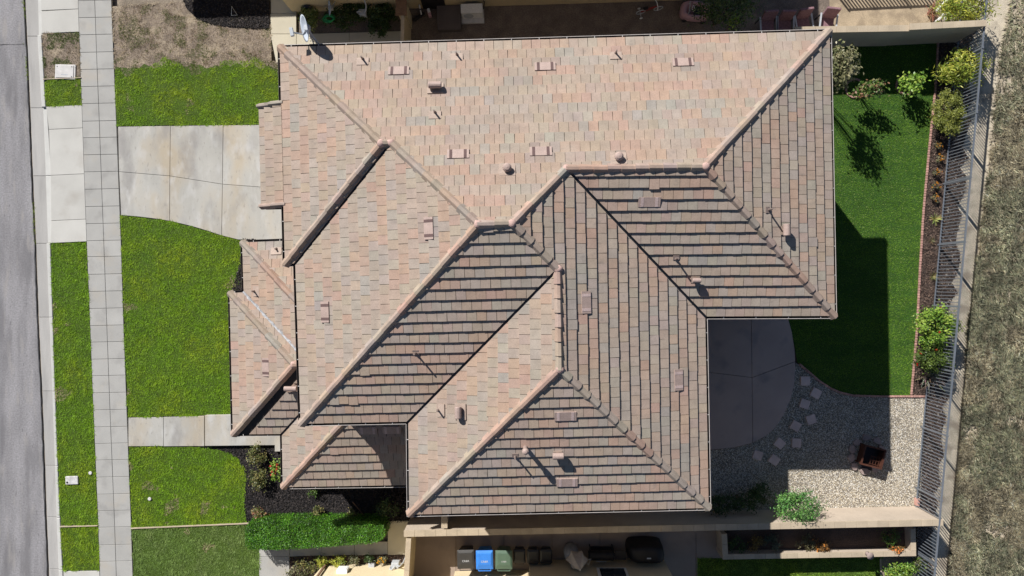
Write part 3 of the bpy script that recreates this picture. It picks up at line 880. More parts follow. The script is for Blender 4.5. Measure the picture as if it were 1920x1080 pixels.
PAL = [((0.350, 0.275, 0.222), 38), ((0.338, 0.282, 0.236), 22), ((0.375, 0.262, 0.202), 17), ((0.362, 0.272, 0.212), 20), ((0.315, 0.275, 0.238), 3)]
def tint(r=random):
    t = r.random() * 100
    for c, w in PAL:
        t -= w
        if t <= 0: break
    k = r.uniform(0.96, 1.04)
    return tuple(x * k for x in c)

house = thing('house', 'large two storey house with hipped concrete tile roof and low porch roofs', 'house', (0, 0, 0))
# walls
def offs(names, d, V):
    pts = [V[n] for n in names]
    return poly_inset(pts[::-1], d)       # names run clockwise
wall_poly = offs('ABCDEFGHIJ', 0.5, EV)
MB().prism(wall_poly, -0.1, HE - 0.1).build('wall', M_STUCCO, house)
ga = PLN['W1'].at((g0 - .25, -.35)); gb = PLN['W1'].at((g1 + .25, -.35)); gc = PLN['W1'].at((g1 + .25, .7)); gd = PLN['W1'].at((g0 - .25, .7))
if g0 > g1:
    ga = PLN['W1'].at((g0 - .25, -.35)); gb = PLN['W1'].at((g1 + .25, -.35))
sg = 1 if g1 > g0 else -1
gp4 = [PLN['W1'].at((g0 + sg * .25, -.35)), PLN['W1'].at((g1 - sg * .25, -.35)), PLN['W1'].at((g1 - sg * .25, .7)), PLN['W1'].at((g0 + sg * .25, .7))]
MB().prism(gp4, -0.1, 5.15).build('garage_wall', M_STUCCO, house)
lw = [LV['a'] + Vector((.45, -.45, 0)), LV['c1'] + Vector((.45, -.4, 0)), LV['c2'] + Vector((.45, -.45, 0)), LV['c2'] + Vector((.45, -3.3, 0)), LV['c3'] + Vector((1.6, 2.6, 0)), LV['c4'] + Vector((.5, 1.6, 0)),
      LV['c5'] + Vector((.45, .45, 0)), Vector((-2.95, LV['c5'].y + .45, 0)), Vector((-2.95, -3.7, 0)), Vector((-6.2, -3.7, 0)), Vector((-6.2, LV['a'].y - .45, 0))]
MB().prism(lw, -0.1, HL - 0.02).build('porch_wall', M_STUCCO, house)
for p in (LV['c3'] + Vector((.5, .5, 0)), LV['c4'] + Vector((.4, .45, 0))):
    MB().box((p.x, p.y, HL / 2), (.34, .34, HL)).build('porch_post', M_STUCCO, house)

# roof deck: under the tiles
roof = None
mb = MB()
for k, pcs in PIECES.items():
    for poly, kinds in pcs:
        q = [PLN[k].at(p, -0.03) for p in poly]
        nrm = (q[1] - q[0]).cross(q[2] - q[0])
        if nrm.z < 0: q = q[::-1]
        mb.add(q, [tuple(range(len(q)))])
eo = offs('ABCDEFGHIJ', 0.08, EV); ei = offs('ABCDEFGHIJ', 0.55, EV)
n = len(eo)
mb.add([(p.x, p.y, HE - .2) for p in eo] + [(p.x, p.y, HE - .2) for p in ei] + [(p.x, p.y, HE - .035) for p in eo],
       [(i, n + i, n + (i + 1) % n, (i + 1) % n) for i in range(n)] + [(i, (i + 1) % n, 2 * n + (i + 1) % n, 2 * n + i) for i in range(n)])
low = [LV[k] for k in ('a', 'c1', 'c2', 'c3', 'c4', 'c5')] + [V_['e0'], Vector((-2.9, -3.7, 0)), Vector((-6.3, -3.7, 0)), Vector((-6.3, LV['a'].y, 0))]
lo = poly_inset(low, 0.08); m_ = len(lo)
mb.add([(p.x, p.y, HL - .16) for p in lo] + [(p.x, p.y, HL - .035) for p in lo], [tuple(range(m_ - 1, -1, -1))] + [(i, (i + 1) % m_, m_ + (i + 1) % m_, m_ + i) for i in range(m_)])
ge = [PLN['W1'].at((g0, GEXT)), PLN['W1'].at((g1, GEXT)), PLN['W1'].at((g1, .5)), PLN['W1'].at((g0, .5))]
mb.prism([(p.x, p.y) for p in ge], 4.98, 5.1)
roof = mb.build('roof', M_DECK, house)

# tiles
EXPO = 0.326; TW = 0.300; TT = 0.056
VENTS = [(748, 134), (1022, 126), (1280, 118), (859, 290), (1014, 285), (1217, 378), (805, 428), (611, 585), (1098, 567), (1271, 712), (1060, 779), (1063, 903), (500, 688), (817, 163), (951, 316), (1159, 295), (1470, 432), (860, 760)]
def sooty(q):
    best = 1.0
    for vx, vy in VENTS:
        r = math.hypot((q[0] - vx) / 30, (q[1] - vy) / 26)
        if r < 1: best = min(best, .80 + .2 * r)
    return best
tiles = []
for k, pcs in PIECES.items():
    P = PLN[k]
    hps = [halfplanes(p, kd) for p, kd in pcs]
    smin = min(q[0] for p, _ in pcs for q in p); smax = max(q[0] for p, _ in pcs for q in p)
    dmin = min(q[1] for p, _ in pcs for q in p); dmax = max(q[1] for p, _ in pcs for q in p)
    off = random.uniform(0, TW)
    c0 = math.floor((dmin - .085) / EXPO) if dmin < -.1 else 0
    run_col = None
    for c in range(c0, int(dmax / EXPO) + 2):
        d0 = 0.085 + c * EXPO; d1 = d0 + EXPO
        o = off + (c % 2) * TW / 2 + random.uniform(-.015, .015)
        i0 = math.floor((smin - o) / TW) - 1
        i1 = math.ceil((smax - o) / TW) + 1
        drift = 0.0
        for i in range(i0, i1):
            s0 = o + i * TW; s1 = s0 + TW
            # neighbours often come from the same pallet
            if run_col is None or random.random() < 0.55: run_col = tint()
            col = tuple(x * random.uniform(.97, 1.03) for x in run_col)
            drift = drift * .7 + random.uniform(-.006, .006)
            j = drift - (random.uniform(.02, .05) if c > 0 and random.random() < .008 else 0)
            sk = random.uniform(-.006, .006)
            g = 0.0054
            jb = j if c > 0 else 0
            quad = [(s0 + g + sk, d0 + jb), (s1 - g + sk, d0 + jb + random.uniform(-.004, .004)), (s1 - g, d1 + .012), (s0 + g, d1 + .012)]
            if sdp is None: pass
            t = TT + random.uniform(-.004, .006)
            got = []
            for hp in hps:
                q = clip(quad, hp)
                if q and parea(q) > 0.0012: got.append(q)
            if not got: continue
            if random.random() < .7:
                sf = sooty(proj(P.at(((s0 + s1) / 2, (d0 + d1) / 2)))); col = (col[0] * sf, col[1] * sf * 1.01, col[2] * min(1, sf * 1.04))
            tiles.append((k, got, d0, t, col, sum(parea(q) for q in got) > .98 * parea(quad)))
def tile_geo(mb, k, got, d0, t, col):
    P = PLN[k]
    for q in got:
        n = len(q)
        a = sum(q[i][0] * q[(i + 1) % n][1] - q[(i + 1) % n][0] * q[i][1] for i in range(n))
        # (s, n) with n to the right of u is a left-handed pair: clockwise in (s,d) is upward in the world
        if a > 0: q = q[::-1]
        top = [P.at(p, t * (1 - (p[1] - d0) / EXPO) + 0.004) for p in q]
        bot = [P.at(p, -0.012) for p in q]
        fs = [tuple(range(n))] + [((i + 1) % n, i, n + i, n + (i + 1) % n) for i in range(n)]
        mb.add(top + bot, fs, col)
def parea_px(k, got):
    P = PLN[k]
    return sum(parea([proj(P.at(p)) for p in q]) for q in got)
# inner roofs hidden below the upper eaves are not counted
full = [(parea_px(t[0], t[1]), i) for i, t in enumerate(tiles) if t[5] and t[0] not in ('Na', 'Wa', 'Nb', 'Wb', 'Sb', 'Wc', 'Sc')]
full.sort(reverse=True)
single = set(i for _, i in full[:300])
rest = MB()
for i, t in enumerate(tiles):
    if i in single:
        mb = MB(); tile_geo(mb, *t[:5]); mb.build('roof_tile', M_TILE, roof)
    else:
        tile_geo(rest, *t[:5])
ro = rest.build('roof_tiles', M_TILE, roof); ro['kind'] = 'stuff'

# hip and ridge tiles
def cap_run(a, b, step=0.405, w=0.16, name='ridge_tile', lift=0.03, ledge=0.032):
    a, b = Vector(a), Vector(b)
    L = (b - a).length; n = max(1, round(L / step)); st = L / n
    t = (b - a).normalized(); side = Vector((-t.y, t.x, 0)).normalized(); up = side.cross(t) * -1
    if up.z < 0: up = -up
    hip = abs(t.z) > .1
    dr = 0.075 if hip else 0.10
    sec = [(-w, -dr - .02), (-w * .36, .040), (-w * .26, .050), (w * .26, .050), (w * .36, .040), (w, -dr - .02)]
    col = tint()
    for i in range(n):
        if random.random() < .45: col = tint()
        c = tuple(x * .92 * random.uniform(.96, 1.04) for x in col)
        p0 = a + t * (i * st - .02); p1 = a + t * ((i + 1) * st + .045)
        h0 = lift + ledge + (0 if hip else .014) + random.uniform(0, .008); h1 = lift - .004
        mb = MB(); vs = []
        yaw = side * random.uniform(-.008, .008)
        for s_, (p, h) in enumerate(((p0, h0), (p1, h1))):
            kx = 1.0 if s_ == 0 else .97
            for x, y in sec: vs.append(p + yaw + side * x * kx + up * (y + h))
        m = len(sec)
        fs = [(j, j + 1, m + j + 1, m + j) for j in range(m - 1)] + [tuple(range(m)), tuple(range(2 * m - 1, m - 1, -1))]
        mb.add(vs, fs, c)
        mb.build(name, M_RIDGE, roof)
def cut(a, b, t): return Vector(a).lerp(Vector(b), t)
eavept = {k: meet2 for k, meet2 in ()} if False else {}
def corner(k, p1, p2, he):      # roof point at the tile edge of a hip foot
    zc = (0, 0, 1, he - 0.01)
    return meet(p1, p2, zc)
hips = [(corner('A', 'N', 'W1', HE), 'P1'), (corner('J', 'W1', 'S1', HE), 'P1'), ('P2', 'P3'), (corner('H', 'W2', 'S2', HE), 'P3'), ('P5', 'P4'), ('P7', 'P4'),
        (corner('B', 'N', 'E4', HE), 'P6'), (corner('C', 'E4', 'S4', HE), 'P6'), (corner('F', 'S3', 'W3', HE), 'P8'), (corner('E', 'E3', 'S3', HE), 'P8'),
        ('P1', 'P2'), ('P3', 'P4'), ('P5', 'P6'), ('P8', 'P7'),
        (corner('a', 'Na', 'Wa', HL), 'h1'), (corner('c2', 'Nb', 'Wb', HL), 'pk'), (corner('c3', 'Wb', 'Sb', HL), 'pk'), ('pk', 'j1'), (corner('c5', 'Wc', 'Sc', HL), 'hp')]
for a, b in hips:
    a = V_[a] if isinstance(a, str) else a
    b = V_[b] if isinstance(b, str) else b
    cap_run(a, b)
# rake tiles on the garage extension
for s in (g0, g1):
    si = s + (0.07 if s == min(g0, g1) else -0.07)
    cap_run(PLN['W1'].at((si, GEXT), .0), PLN['W1'].at((si, .12), .0), step=.4, w=.11, name='rake_tile', lift=.03)
# mortar caps at the peaks
def blob(name, c, r, m, parent, flat=.7):
    bm = bmesh.new(); bmesh.ops.create_icosphere(bm, subdivisions=2, radius=1)
    for v in bm.verts:
        k = r * random.uniform(.85, 1.12)
        v.co = Vector((v.co.x * k, v.co.y * k, v.co.z * k * flat)) + Vector(c)
    me = bpy.data.meshes.new(name); bm.to_mesh(me); bm.free()
    return link_mesh(name, me, m, parent, True, True)
for k in ('P1', 'P2', 'P3', 'P4', 'P5', 'P6', 'P7', 'P8', 'pk'):
    blob('mortar_cap', V_[k] + Vector((0, 0, .05)), .125, M_MORTAR, roof, .65)

# valleys
def valley(a, b, m, w=0.13, lift=-0.015, wob=0.0):
    a, b = Vector(a), Vector(b); t = (b - a).normalized(); s = Vector((-t.y, t.x, 0)).normalized()
    mb = MB(); n = 14; vs = []
    for i in range(n + 1):
        p = a.lerp(b, i / n) + s * random.uniform(-wob, wob)
        vs += [p - s * w + Vector((0, 0, lift + w * .3)), p + Vector((0, 0, lift + random.uniform(-wob, wob) * .4)), p + s * w + Vector((0, 0, lift + w * .3))]
    fs = []
    for i in range(n):
        fs += [(3 * i, 3 * i + 1, 3 * i + 4, 3 * i + 3), (3 * i + 1, 3 * i + 2, 3 * i + 5, 3 * i + 4)]
    return mb.add(vs, fs).build('valley_flashing', m, roof)
def vfoot(p1, p2, he): return meet(p1, p2, (0, 0, 1, he - .02))
for a, b, c in (('E3', 'S4', 'P5'), ('S2', 'W3', 'P7'), ('S1', 'W2', 'P2')):
    valley(vfoot(a, b, HE), V_[c], M_VALLEY)
valley(vfoot('Sb', 'Wc', HL), V_['m1'], M_VALLEY)
valley(vfoot('Wa', 'Nb', HL), V_['j1'], M_VALLEYB, w=.05, lift=.03, wob=.02)

# gutters
def gutter(a, b, he, hang=0.85, lip=True):
    a, b = Vector((a.x, a.y, 0)), Vector((b.x, b.y, 0))
    t = (b - a).normalized(); nin = Vector((t.y, -t.x, 0))
    g = thing_part('gutter', house)
    def bar(o0, o1, z0, z1):
        return [a + nin * o0 - t * 0, b + nin * o0, b + nin * o1, a + nin * o1], z0, z1
    mb = MB()
    for o0, o1, z0, z1 in ((.0, .012, he - .11, he - .02), (.012, .10, he - .12, he - .105), (.085, .10, he - .105, he - .03)):
        q, u, v = bar(o0, o1, z0, z1); mb.prism(q, u, v)
    gm = mb.build('gutter', M_GUT, house)
    q, u, v = bar(-.006, .010, he - .018, he - .002)
    MB().prism(q, u, v).build('gutter_lip', M_LIP if lip else M_GUT, gm)
    L = (b - a).length; n = max(1, int(L / hang))
    for i in range(n):
        c = a + t * ((i + .5) * L / n) + nin * .05
        MB().box((c.x, c.y, he + .004), (.02, .06, .010), math.atan2(t.y, t.x)).build('gutter_hanger', M_HANG, gm)
def thing_part(*a): return None
for k, (a, b) in ED.items():
    if k == 'W1': continue
    gutter(EV[a], EV[b], HE, lip=k != 'W2')
def onW1(s): return PLN['W1'].at((s, 0))
sA, sJ = PLN['W1'].sd(EV['A'])[0], PLN['W1'].sd(EV['J'])[0]
lo_g, hi_g = min(g0, g1), max(g0, g1)
gutter(EV['J'], onW1(lo_g), HE, lip=False); gutter(onW1(hi_g), EV['A'], HE, lip=False)
for k in ('Wa', 'Nb', 'Wb', 'Sb', 'Wc'):
    a, b = LED[k]; gutter(LV[a], LV[b], HL, lip=k == 'Sb')
gutter(V_['e0'], LV['c5'], HL); gutter(LV['a'], V_['nb'], HL, lip=False)

# windows and doors in the walls, under the eaves
def wall_opening(name, a, b, t0, w, z0, z1, m, out_=0.03):
    a, b = Vector((a.x, a.y, 0)), Vector((b.x, b.y, 0)); t = (b - a).normalized(); nout = Vector((t.y, -t.x, 0))
    c = a.lerp(b, t0); ang = math.atan2(t.y, t.x)
    f = MB().box((c.x + nout.x * out_ / 2, c.y + nout.y * out_ / 2, (z0 + z1) / 2), (w + .12, .06, z1 - z0 + .12), ang).build(name, M_WHITE, house)
    c2 = c + nout * (out_ + .012)
    MB().box((c2.x, c2.y, (z0 + z1) / 2), (w, .02, z1 - z0), ang).build('pane' if name == 'window' else 'panel', m, f)
M_GLASS = mat('window_glass', (0.03, 0.04, 0.05), rough=0.08, n1=None, n2=None, bump=None, spec=0.8)
M_GDOOR = mat('garage_door', (0.42, 0.36, 0.28))
wp = wall_poly   # counter-clockwise
for i in range(len(wp)):
    a, b = Vector((wp[i].x, wp[i].y, 0)), Vector((wp[(i + 1) % len(wp)].x, wp[(i + 1) % len(wp)].y, 0))
    L = (b - a).length
    if L < 2.5: continue
    for j in range(max(1, int(L / 3.4))):
        t0 = (j + .5) / max(1, int(L / 3.4))
        wall_opening('window', a, b, t0, 1.2, 3.5, 4.8, M_GLASS)
        wall_opening('window', a, b, t0, 1.2, .9, 2.2, M_GLASS)
gm0, gm1 = (gp4[0], gp4[1])
wall_opening('garage_door', gm1 if gm1.y > gm0.y else gm0, gm0 if gm1.y > gm0.y else gm1, .5, 2.6, 0.02, 2.2, M_GDOOR)

# ---- roof vents
def on_roof(k, px, py):
    """point of roof plane k that the survey shows at px,py"""
    P = PLN[k]; z = P.he + 1
    for _ in range(12):
        w = W(px, py, z); z = P.z(w)
    return W(px, py, z)
def frame(k):
    P = PLN[k]; u = Vector((P.u.x, P.u.y, 0)); up = Vector((P.n.x, P.n.y, PITCH)).normalized(); nn = u.cross(up) if u.cross(up).z > 0 else up.cross(u)
    return u, up, nn
def plate(mb, c, u, v, n, w, h, t0, t1):
    q = [c + u * (sx * w / 2) + v * (sy * h / 2) for sx, sy in ((-1, -1), (1, -1), (1, 1), (-1, 1))]
    mb.add([p + n * t0 for p in q] + [p + n * t1 for p in q], [(4, 5, 6, 7), (0, 1, 5, 4), (1, 2, 6, 5), (2, 3, 7, 6), (3, 0, 4, 7)])
def vent_pipe(k, px, py, h=0.32, r=0.028):
    c = on_roof(k, px, py); u, v, n = frame(k)
    p = MB().tube([c - Vector((0, 0, .05)), c + Vector((0, 0, h))], r, 8); p.lathe([(r * 1.9, 0), (r * 1.5, .06), (r, .09)], c + n * .03, 8)
    o = p.build('vent_pipe', M_PIPE, house)
    k_ = 1.0 if k[0] in 'NW' else .5
    mb = MB(); plate(mb, c + v * .1 * k_, u, v, n, .38 * k_, .28 * k_, .0, .056); mb.build('flashing', M_FLASH if k_ > .9 else M_PIPE, o)
for a in (('N', 681, 112), ('N', 857, 104), ('N', 1154, 101), ('N', 816, 212), ('E4', 1440, 394, .45), ('S4', 1267, 485, .4), ('S2', 780, 662, .42), ('W3', 822, 768),
          ('Wa', 478, 546), ('Na', 519, 467, .2), ('S3', 966, 855, .4)):
    vent_pipe(*a)
def dome_vent(k, px, py):
    c = on_roof(k, px, py); u, v, n = frame(k)
    mb = MB(); mb.tube([c - Vector((0, 0, .05)), c + Vector((0, 0, .2))], .07, 10)
    mb.lathe([(.10, .15), (.135, .17), (.13, .23), (.08, .275), (0.0, .29)], c, 14)
    o = mb.build('dome_vent', M_VENT, house)
    mb = MB(); plate(mb, c + v * .06, u, v, n, .48, .40, 0, .056); mb.build('flashing', M_FLASH, o)
dome_vent('N', 951, 316); dome_vent('N', 1159, 295)
def flue(k, px, py, ax, L=.40, r=.105, h=.22):
    """horizontal round hood on a short neck"""
    c = on_roof(k, px, py); u, v, n = frame(k)
    d = u if ax == 'u' else Vector((PLN[k].n.x, PLN[k].n.y, 0))
    t = c + Vector((0, 0, h))
    mb = MB(); mb.tube([c - Vector((0, 0, .05)), t], .075, 10)
    o = mb.build('flue_hood', M_VENT, house)
    mb = MB(); mb.tube([t - d * L / 2, t - d * (L / 2 - .015), t + d * (L / 2 - .015), t + d * L / 2], [r * .9, r, r, r * .9], 14); mb.build('hood', M_VENT, o, smooth=False)
    k_ = 1.0 if k[0] in 'NW' else .55
    mb = MB(); plate(mb, c + v * .08 * k_, u, v, n, .5 * k_, .38 * k_, 0, .056); mb.build('flashing', M_FLASH, o)
flue('N', 817, 163, 'u'); flue('E4', 1470, 432, 'u', .36); flue('S4', 1303, 526, 'u', .26, .075); flue('W3', 860, 771, 'u', .36); flue('S3', 1046, 852, 'u', .34)
c = on_roof('S3', 985, 838); mb = MB(); mb.tube([c - Vector((0, 0, .05)), c + Vector((0, 0, .5))], .07, 10); mb.lathe([(.09, .46), (.10, .5), (.10, .62), (.05, .66), (0, .67)], c, 12)
mb.build('flue_hood', M_VENT, house)
def tile_vent(k, px, py):
    """low attic vent shaped like a tile, with two hooded slots"""
    c = on_roof(k, px, py); u, v, n = frame(k)
    mb = MB(); plate(mb, c, u, v, n, .66, .30, 0, .062)
    o = mb.build('attic_vent', M_VENT, house)
    for s in (-1, 1):
        mb = MB(); plate(mb, c + u * s * .215, u, v, n, .085, .29, .05, .068); mb.build('slot', M_VENTD if k[0] in 'NW' else M_VENTL, o)
for a in (('N', 748, 134), ('N', 1022, 126), ('N', 1280, 118), ('N', 859, 290), ('N', 1014, 285), ('S4', 1217, 378), ('W2', 805, 428), ('W2', 611, 585), ('E3', 1098, 567), ('E3', 1271, 712),
          ('S3', 1060, 779), ('S3', 1063, 903), ('Wb', 500, 688), ('Sc', 690, 806), ('Sc', 735, 805)):
    tile_vent(*a)
# porch flue against the upper eave
c = on_roof('Sb', 547, 727); MB().tube([c + Vector((-.18, 0, .25)), c + Vector((.25, 0, .25))], .09, 12).tube([c, c + Vector((0, 0, .25))], .06, 10).build('flue_hood', M_VENT, house)

# ------------------------------------------------------------------ walls and fences
def block_wall(name, label, a, b, h, thick=0.17, cap=0.24, blen=0.41, m=None, z0=-0.1):
    """free-standing wall along a->b (centre line) with a row of cap blocks"""
    a, b = Vector((a.x, a.y, 0)), Vector((b.x, b.y, 0))
    t = (b - a).normalized(); L = (b - a).length; nn = Vector((-t.y, t.x, 0)); ang = math.atan2(t.y, t.x)
    root = thing(name, label, 'wall', a)
    MB().prism([a + nn * thick / 2, a - nn * thick / 2, b - nn * thick / 2, b + nn * thick / 2], z0, h - .06).build('wall_face', m or M_BLOCK, root)
    n = max(1, round(L / blen)); l = L / n
    for i in range(n):
        c = a + t * ((i + .5) * l)
        MB().box((c.x, c.y, h - .03 + random.uniform(-.003, .003)), (l - .006, cap, .06), ang).build('cap_block', M_CAP, root, bevel=.006)
    return root
WH = 1.66
block_wall('garden_wall', 'low part of the block wall by the top right roof corner', W(1490, 56, 1.72), W(1706, 52.5, 1.72), 1.72)
block_wall('garden_wall', 'block wall with shaded face behind the top of the turf, meeting the fence', W(1706, 50, 1.82), W(1850, 43, 1.82), 1.82)
block_wall('garden_wall', 'block wall in the shade of the house above the bins', W(757, 1001, WH), W(1240, 991, WH), WH)
block_wall('garden_wall', 'sunlit block wall below the gravel yard', W(1240, 991, WH + .02), W(1769, 980, WH + .02), WH + .02)
block_wall('garden_wall', 'short block wall stub joining the house to the long lower wall', W(833, 940, WH - .02), W(833, 991, WH - .02), WH - .03, blen=.5)
block_wall('garden_wall', 'short block wall stub from the long lower wall down to the cream house', W(766, 1010, WH - .02), W(760, 1110, WH - .02), WH - .03, thick=.15, cap=.2, m=M_CREAM)
block_wall('garden_wall', 'narrow pale wall stub across the top side passage', W(755, 24, WH), W(754, 90, WH), WH, thick=.1, cap=.13, m=M_CREAM)
PH = 0.85
block_wall('planter_wall', 'left side wall of the long raised planter', W(1358, 1001, PH), W(1360, 1040, PH), PH, cap=.22)
block_wall('planter_wall', 'sunlit long front wall of the raised planter', W(1355, 1044.5, PH), W(1718, 1038, PH), PH, cap=.2)
block_wall('planter_wall', 'right side wall of the long raised planter', W(1712, 991, PH), W(1713, 1033, PH), PH, cap=.2)
pl_poly = [W(1362, 985, .4), W(1710, 975, .4), W(1711, 1040, .4), W(1364, 1045, .4)]
sheet('planter_soil', pl_poly, 0.4, M_BEDSOIL, 'dark soil inside the long raised planter')

# gate pier at the top passage
g = W(752, 10, 1.7)
pier = thing('gate_pier', 'brown topped square pier beside the cream wall at the top', 'pier', (g.x, g.y, 0))
MB().box((g.x, g.y, .8), (.3, .5, 1.7)).build('shaft', M_CREAM, pier)
MB().box((g.x, g.y, 1.68), (.42, .75, .08)).build('pier_cap', M_WOOD, pier, bevel=.01)

def metal_fence(label, a, b, h, gap=0.13, span=2.45, pw=.026):
    a, b = Vector((a.x, a.y, 0)), Vector((b.x, b.y, 0))
    t = (b - a).normalized(); L = (b - a).length; ang = math.atan2(t.y, t.x)
    root = thing('metal_fence', label, 'fence', a)
    def bar(name, s, size, z):
        c = a + t * s
        return MB().box((c.x, c.y, z), size, ang).build(name, M_FENCE, root)
    bar('rail', L / 2, (L, .055, .05), h - .03); bar('rail', L / 2, (L, .04, .04), .12)
    pk = None; n = int(L / gap)
    for i in range(n + 1):
        s = i * gap
        if pk is None:
            pk = MB().box((0, 0, h / 2 + .03), (pw, pw, h - .12), ang).build('picket', M_FENCE)
            o = pk
        else:
            o = pk.copy(); COL.objects.link(o)
        o.parent = root; o.location = t * s
    s = 0
    while s <= L:
        c = a + t * s
        MB().box((c.x, c.y, h / 2), (.06, .06, h + .06), ang).build('post', M_FENCE, root)
        s += span
    return root
FA, FB = W(1846.5, 47, 1.7), W(1753, 1080, 1.7)
fd = (FB - FA).normalized()
metal_fence('long grey steel picket fence along the right side of the yard', FA - fd * 1.6, FB + fd * 1.5, 1.7)
metal_fence('steel picket fence just above the top right lawn, throwing striped shade', Vector((11.9, 12.75, 0)), Vector((16.6, 12.95, 0)), 1.5, gap=.135, pw=.045)

# brick edging
def bricks(label, pts, l=0.105, w=0.075, h=0.07):
    wp_ = PL(pts)
    root = thing('brick_edging', label, 'edging', wp_[0])
    d = [0]
    for p, q in zip(wp_[:-1], wp_[1:]): d.append(d[-1] + (q - p).length)
    n = int(d[-1] / l); me = None
    for i in range(n):
        s = (i + .5) * l; j = max(k for k in range(len(d)) if d[k] <= s); j = min(j, len(wp_) - 2)
        p = wp_[j].lerp(wp_[j + 1], (s - d[j]) / max(1e-6, d[j + 1] - d[j])); dr = wp_[j + 1] - wp_[j]
        if me is None:
            o = MB().box((0, 0, h / 2 - .01), (l * .88, w, h)).build('brick', M_BRICK, bevel=.012); me = o.data
        else:
            o = bpy.data.objects.new('brick', me); COL.objects.link(o)
        o.parent = root; o.location = p - wp_[0] + Vector((0, 0, random.uniform(-.008, .008)))
        o.rotation_euler = (0, 0, math.atan2(dr.y, dr.x) + random.uniform(-.08, .08))
    return root
bricks('long pink brick edging between turf and fence bed', [(1758, 75), (1756, 120), (1752.5, 172), (1746.5, 230), (1739.5, 300), (1730.5, 400), (1724.5, 500), (1718.5, 620), (1711.5, 700), (1708, 741)])
bricks('pink brick edging between turf and gravel, curving beside the patio', [(1736, 743), (1650, 743), (1600, 741.5), (1575, 735.5), (1558, 728.5), (1535, 713.5), (1512, 693.5), (1496, 680.5)])
for cx, cy, lab in ((1602, 166, 'pink brick ring around the left turf shrub'), (1697, 160, 'pink brick ring around the right turf shrub')):
    bricks(lab, [(cx + 17 * math.cos(a), cy + 17 * math.sin(a)) for a in np.linspace(.35, 5.4, 22)], l=.10)
o = MB().box(W(1719.5, 941, .1), (.13, .28, .2)).build('paving_brick', M_BRICK, bevel=.01)
tag(o, 'single pink brick standing by the fence foot beside the gravel', 'brick')

# ------------------------------------------------------------------ stepping stones and fire pit
desc = ['stepping stone nearest the turf edging, square to the patio', 'turned stepping stone second from the top by the turf', 'third stepping stone down beside the patio edge',
        'stepping stone out in the gravel, fourth from the top', 'turned stepping stone close to the patio curve, fifth down', 'stepping stone at the low patio curve, turned on its corner',
        'stepping stone out in the gravel beside the patio low curve', 'leftmost stepping stone near the house wall', 'lowest stepping stone, turned on its corner, right of the leftmost one']
for (x, y, r), lab in zip(((1509, 714, 0), (1529, 737, 28), (1508, 757, 18), (1520, 786, -18), (1491, 798, 30), (1461, 831, 38), (1492.5, 830, 4), (1420, 853, 18), (1451, 862, 35)), desc):
    p = W(x, y)
    o = MB().box((0, 0, .0), (.37, .36, .09)).build('stepping_stone', M_STEP, bevel=.012)
    o.location = (p.x, p.y, .035); o.rotation_euler = (0, 0, math.radians(-r))
    tag(o, lab, 'stepping stone', 'stepping stones from patio to gravel')

fp = W(1625, 851)
fr = thing('fire_pit', 'rusty square steel fire pit with lattice sides standing on the gravel', 'fire pit', (fp.x, fp.y, 0), math.radians(-14))
def lb(name, c, s, m, parent, rz=0.0, tilt=None, bevel=0.0):
    return MB().box(c, s, rz, tilt=tilt).build(name, m, parent, world=False, bevel=bevel)
for sx, sy in ((-1, -1), (1, -1), (1, 1), (-1, 1)): lb('leg', (sx * .38, sy * .36, .26), (.05, .05, .52), M_RUST, fr)
for s in (-1, 1):
    lb('rim', (0, s * .37, .53), (.86, .06, .04), M_RUST, fr); lb('rim', (s * .40, 0, .53), (.06, .68, .04), M_RUST, fr)
    lb('side_panel', (0, s * .36, .30), (.72, .015, .4), M_RUST, fr); lb('side_panel', (s * .385, 0, .30), (.015, .66, .4), M_RUST, fr)
lb('fire_bowl', (0, 0, .12), (.74, .68, .03), M_DARKMETAL, fr)
for i in range(4): lb('grate_bar', (-.02 + i * .11, -.14, .42), (.02, .34, .02), M_RUST, fr)
for i in range(3): lb('grate_bar', (.14, -.29 + i * .15, .43), (.40, .02, .02), M_RUST, fr)
lb('ash_shelf', (.16, -.52, .05), (.5, .2, .02), M_DARKMETAL, fr, rz=.1)
angs = [20, 55, 95, 130, 160, 190, 222, 260, 300, 340]
locd = ['right', 'upper right', 'top', 'upper left', 'left', 'lower left side', 'lower left', 'bottom', 'lower right', 'right lower side']
for a, ld in zip(angs, locd):
    r = .66 + random.uniform(-.03, .05); q = []
    for k in range(6):
        b = 2 * math.pi * k / 6 + random.uniform(-.25, .25); q.append((.19 * math.cos(b) * random.uniform(.8, 1.15), .14 * math.sin(b) * random.uniform(.85, 1.15)))
    o = MB().prism(q, -.03, .09).build('flagstone', M_FLAG, bevel=.008)
    o.location = (fp.x + r * math.cos(math.radians(a)), fp.y + r * math.sin(math.radians(a)) - .02, 0); o.rotation_euler = (0, 0, math.radians(a + 90))
    tag(o, 'flat brown flagstone at the %s of the fire pit ring' % ld, 'flagstone', 'flagstones around the fire pit')

# ------------------------------------------------------------------ plants
def leaf_mesh(name, pts, nrm, l, w, cols, parent, mat_=None):
    n = len(pts)
    nrm = nrm / np.linalg.norm(nrm, axis=1, keepdims=True)
    t = rng.normal(size=(n, 3)); t -= nrm * (t * nrm).sum(1, keepdims=True); t /= np.linalg.norm(t, axis=1, keepdims=True)
    b = np.cross(nrm, t)
    l = l[:, None]; w = w[:, None]
    V = np.stack([pts - t * l * .5, pts + b * w * .5 - t * l * .05 + nrm * w * .12, pts + t * l * .5, pts - b * w * .5 - t * l * .05 + nrm * w * .12], 1)
    return np_mesh(name, V.reshape(-1, 3), np.arange(4 * n).reshape(-1, 4), cols, mat_ or M_LEAF, parent, world=True)

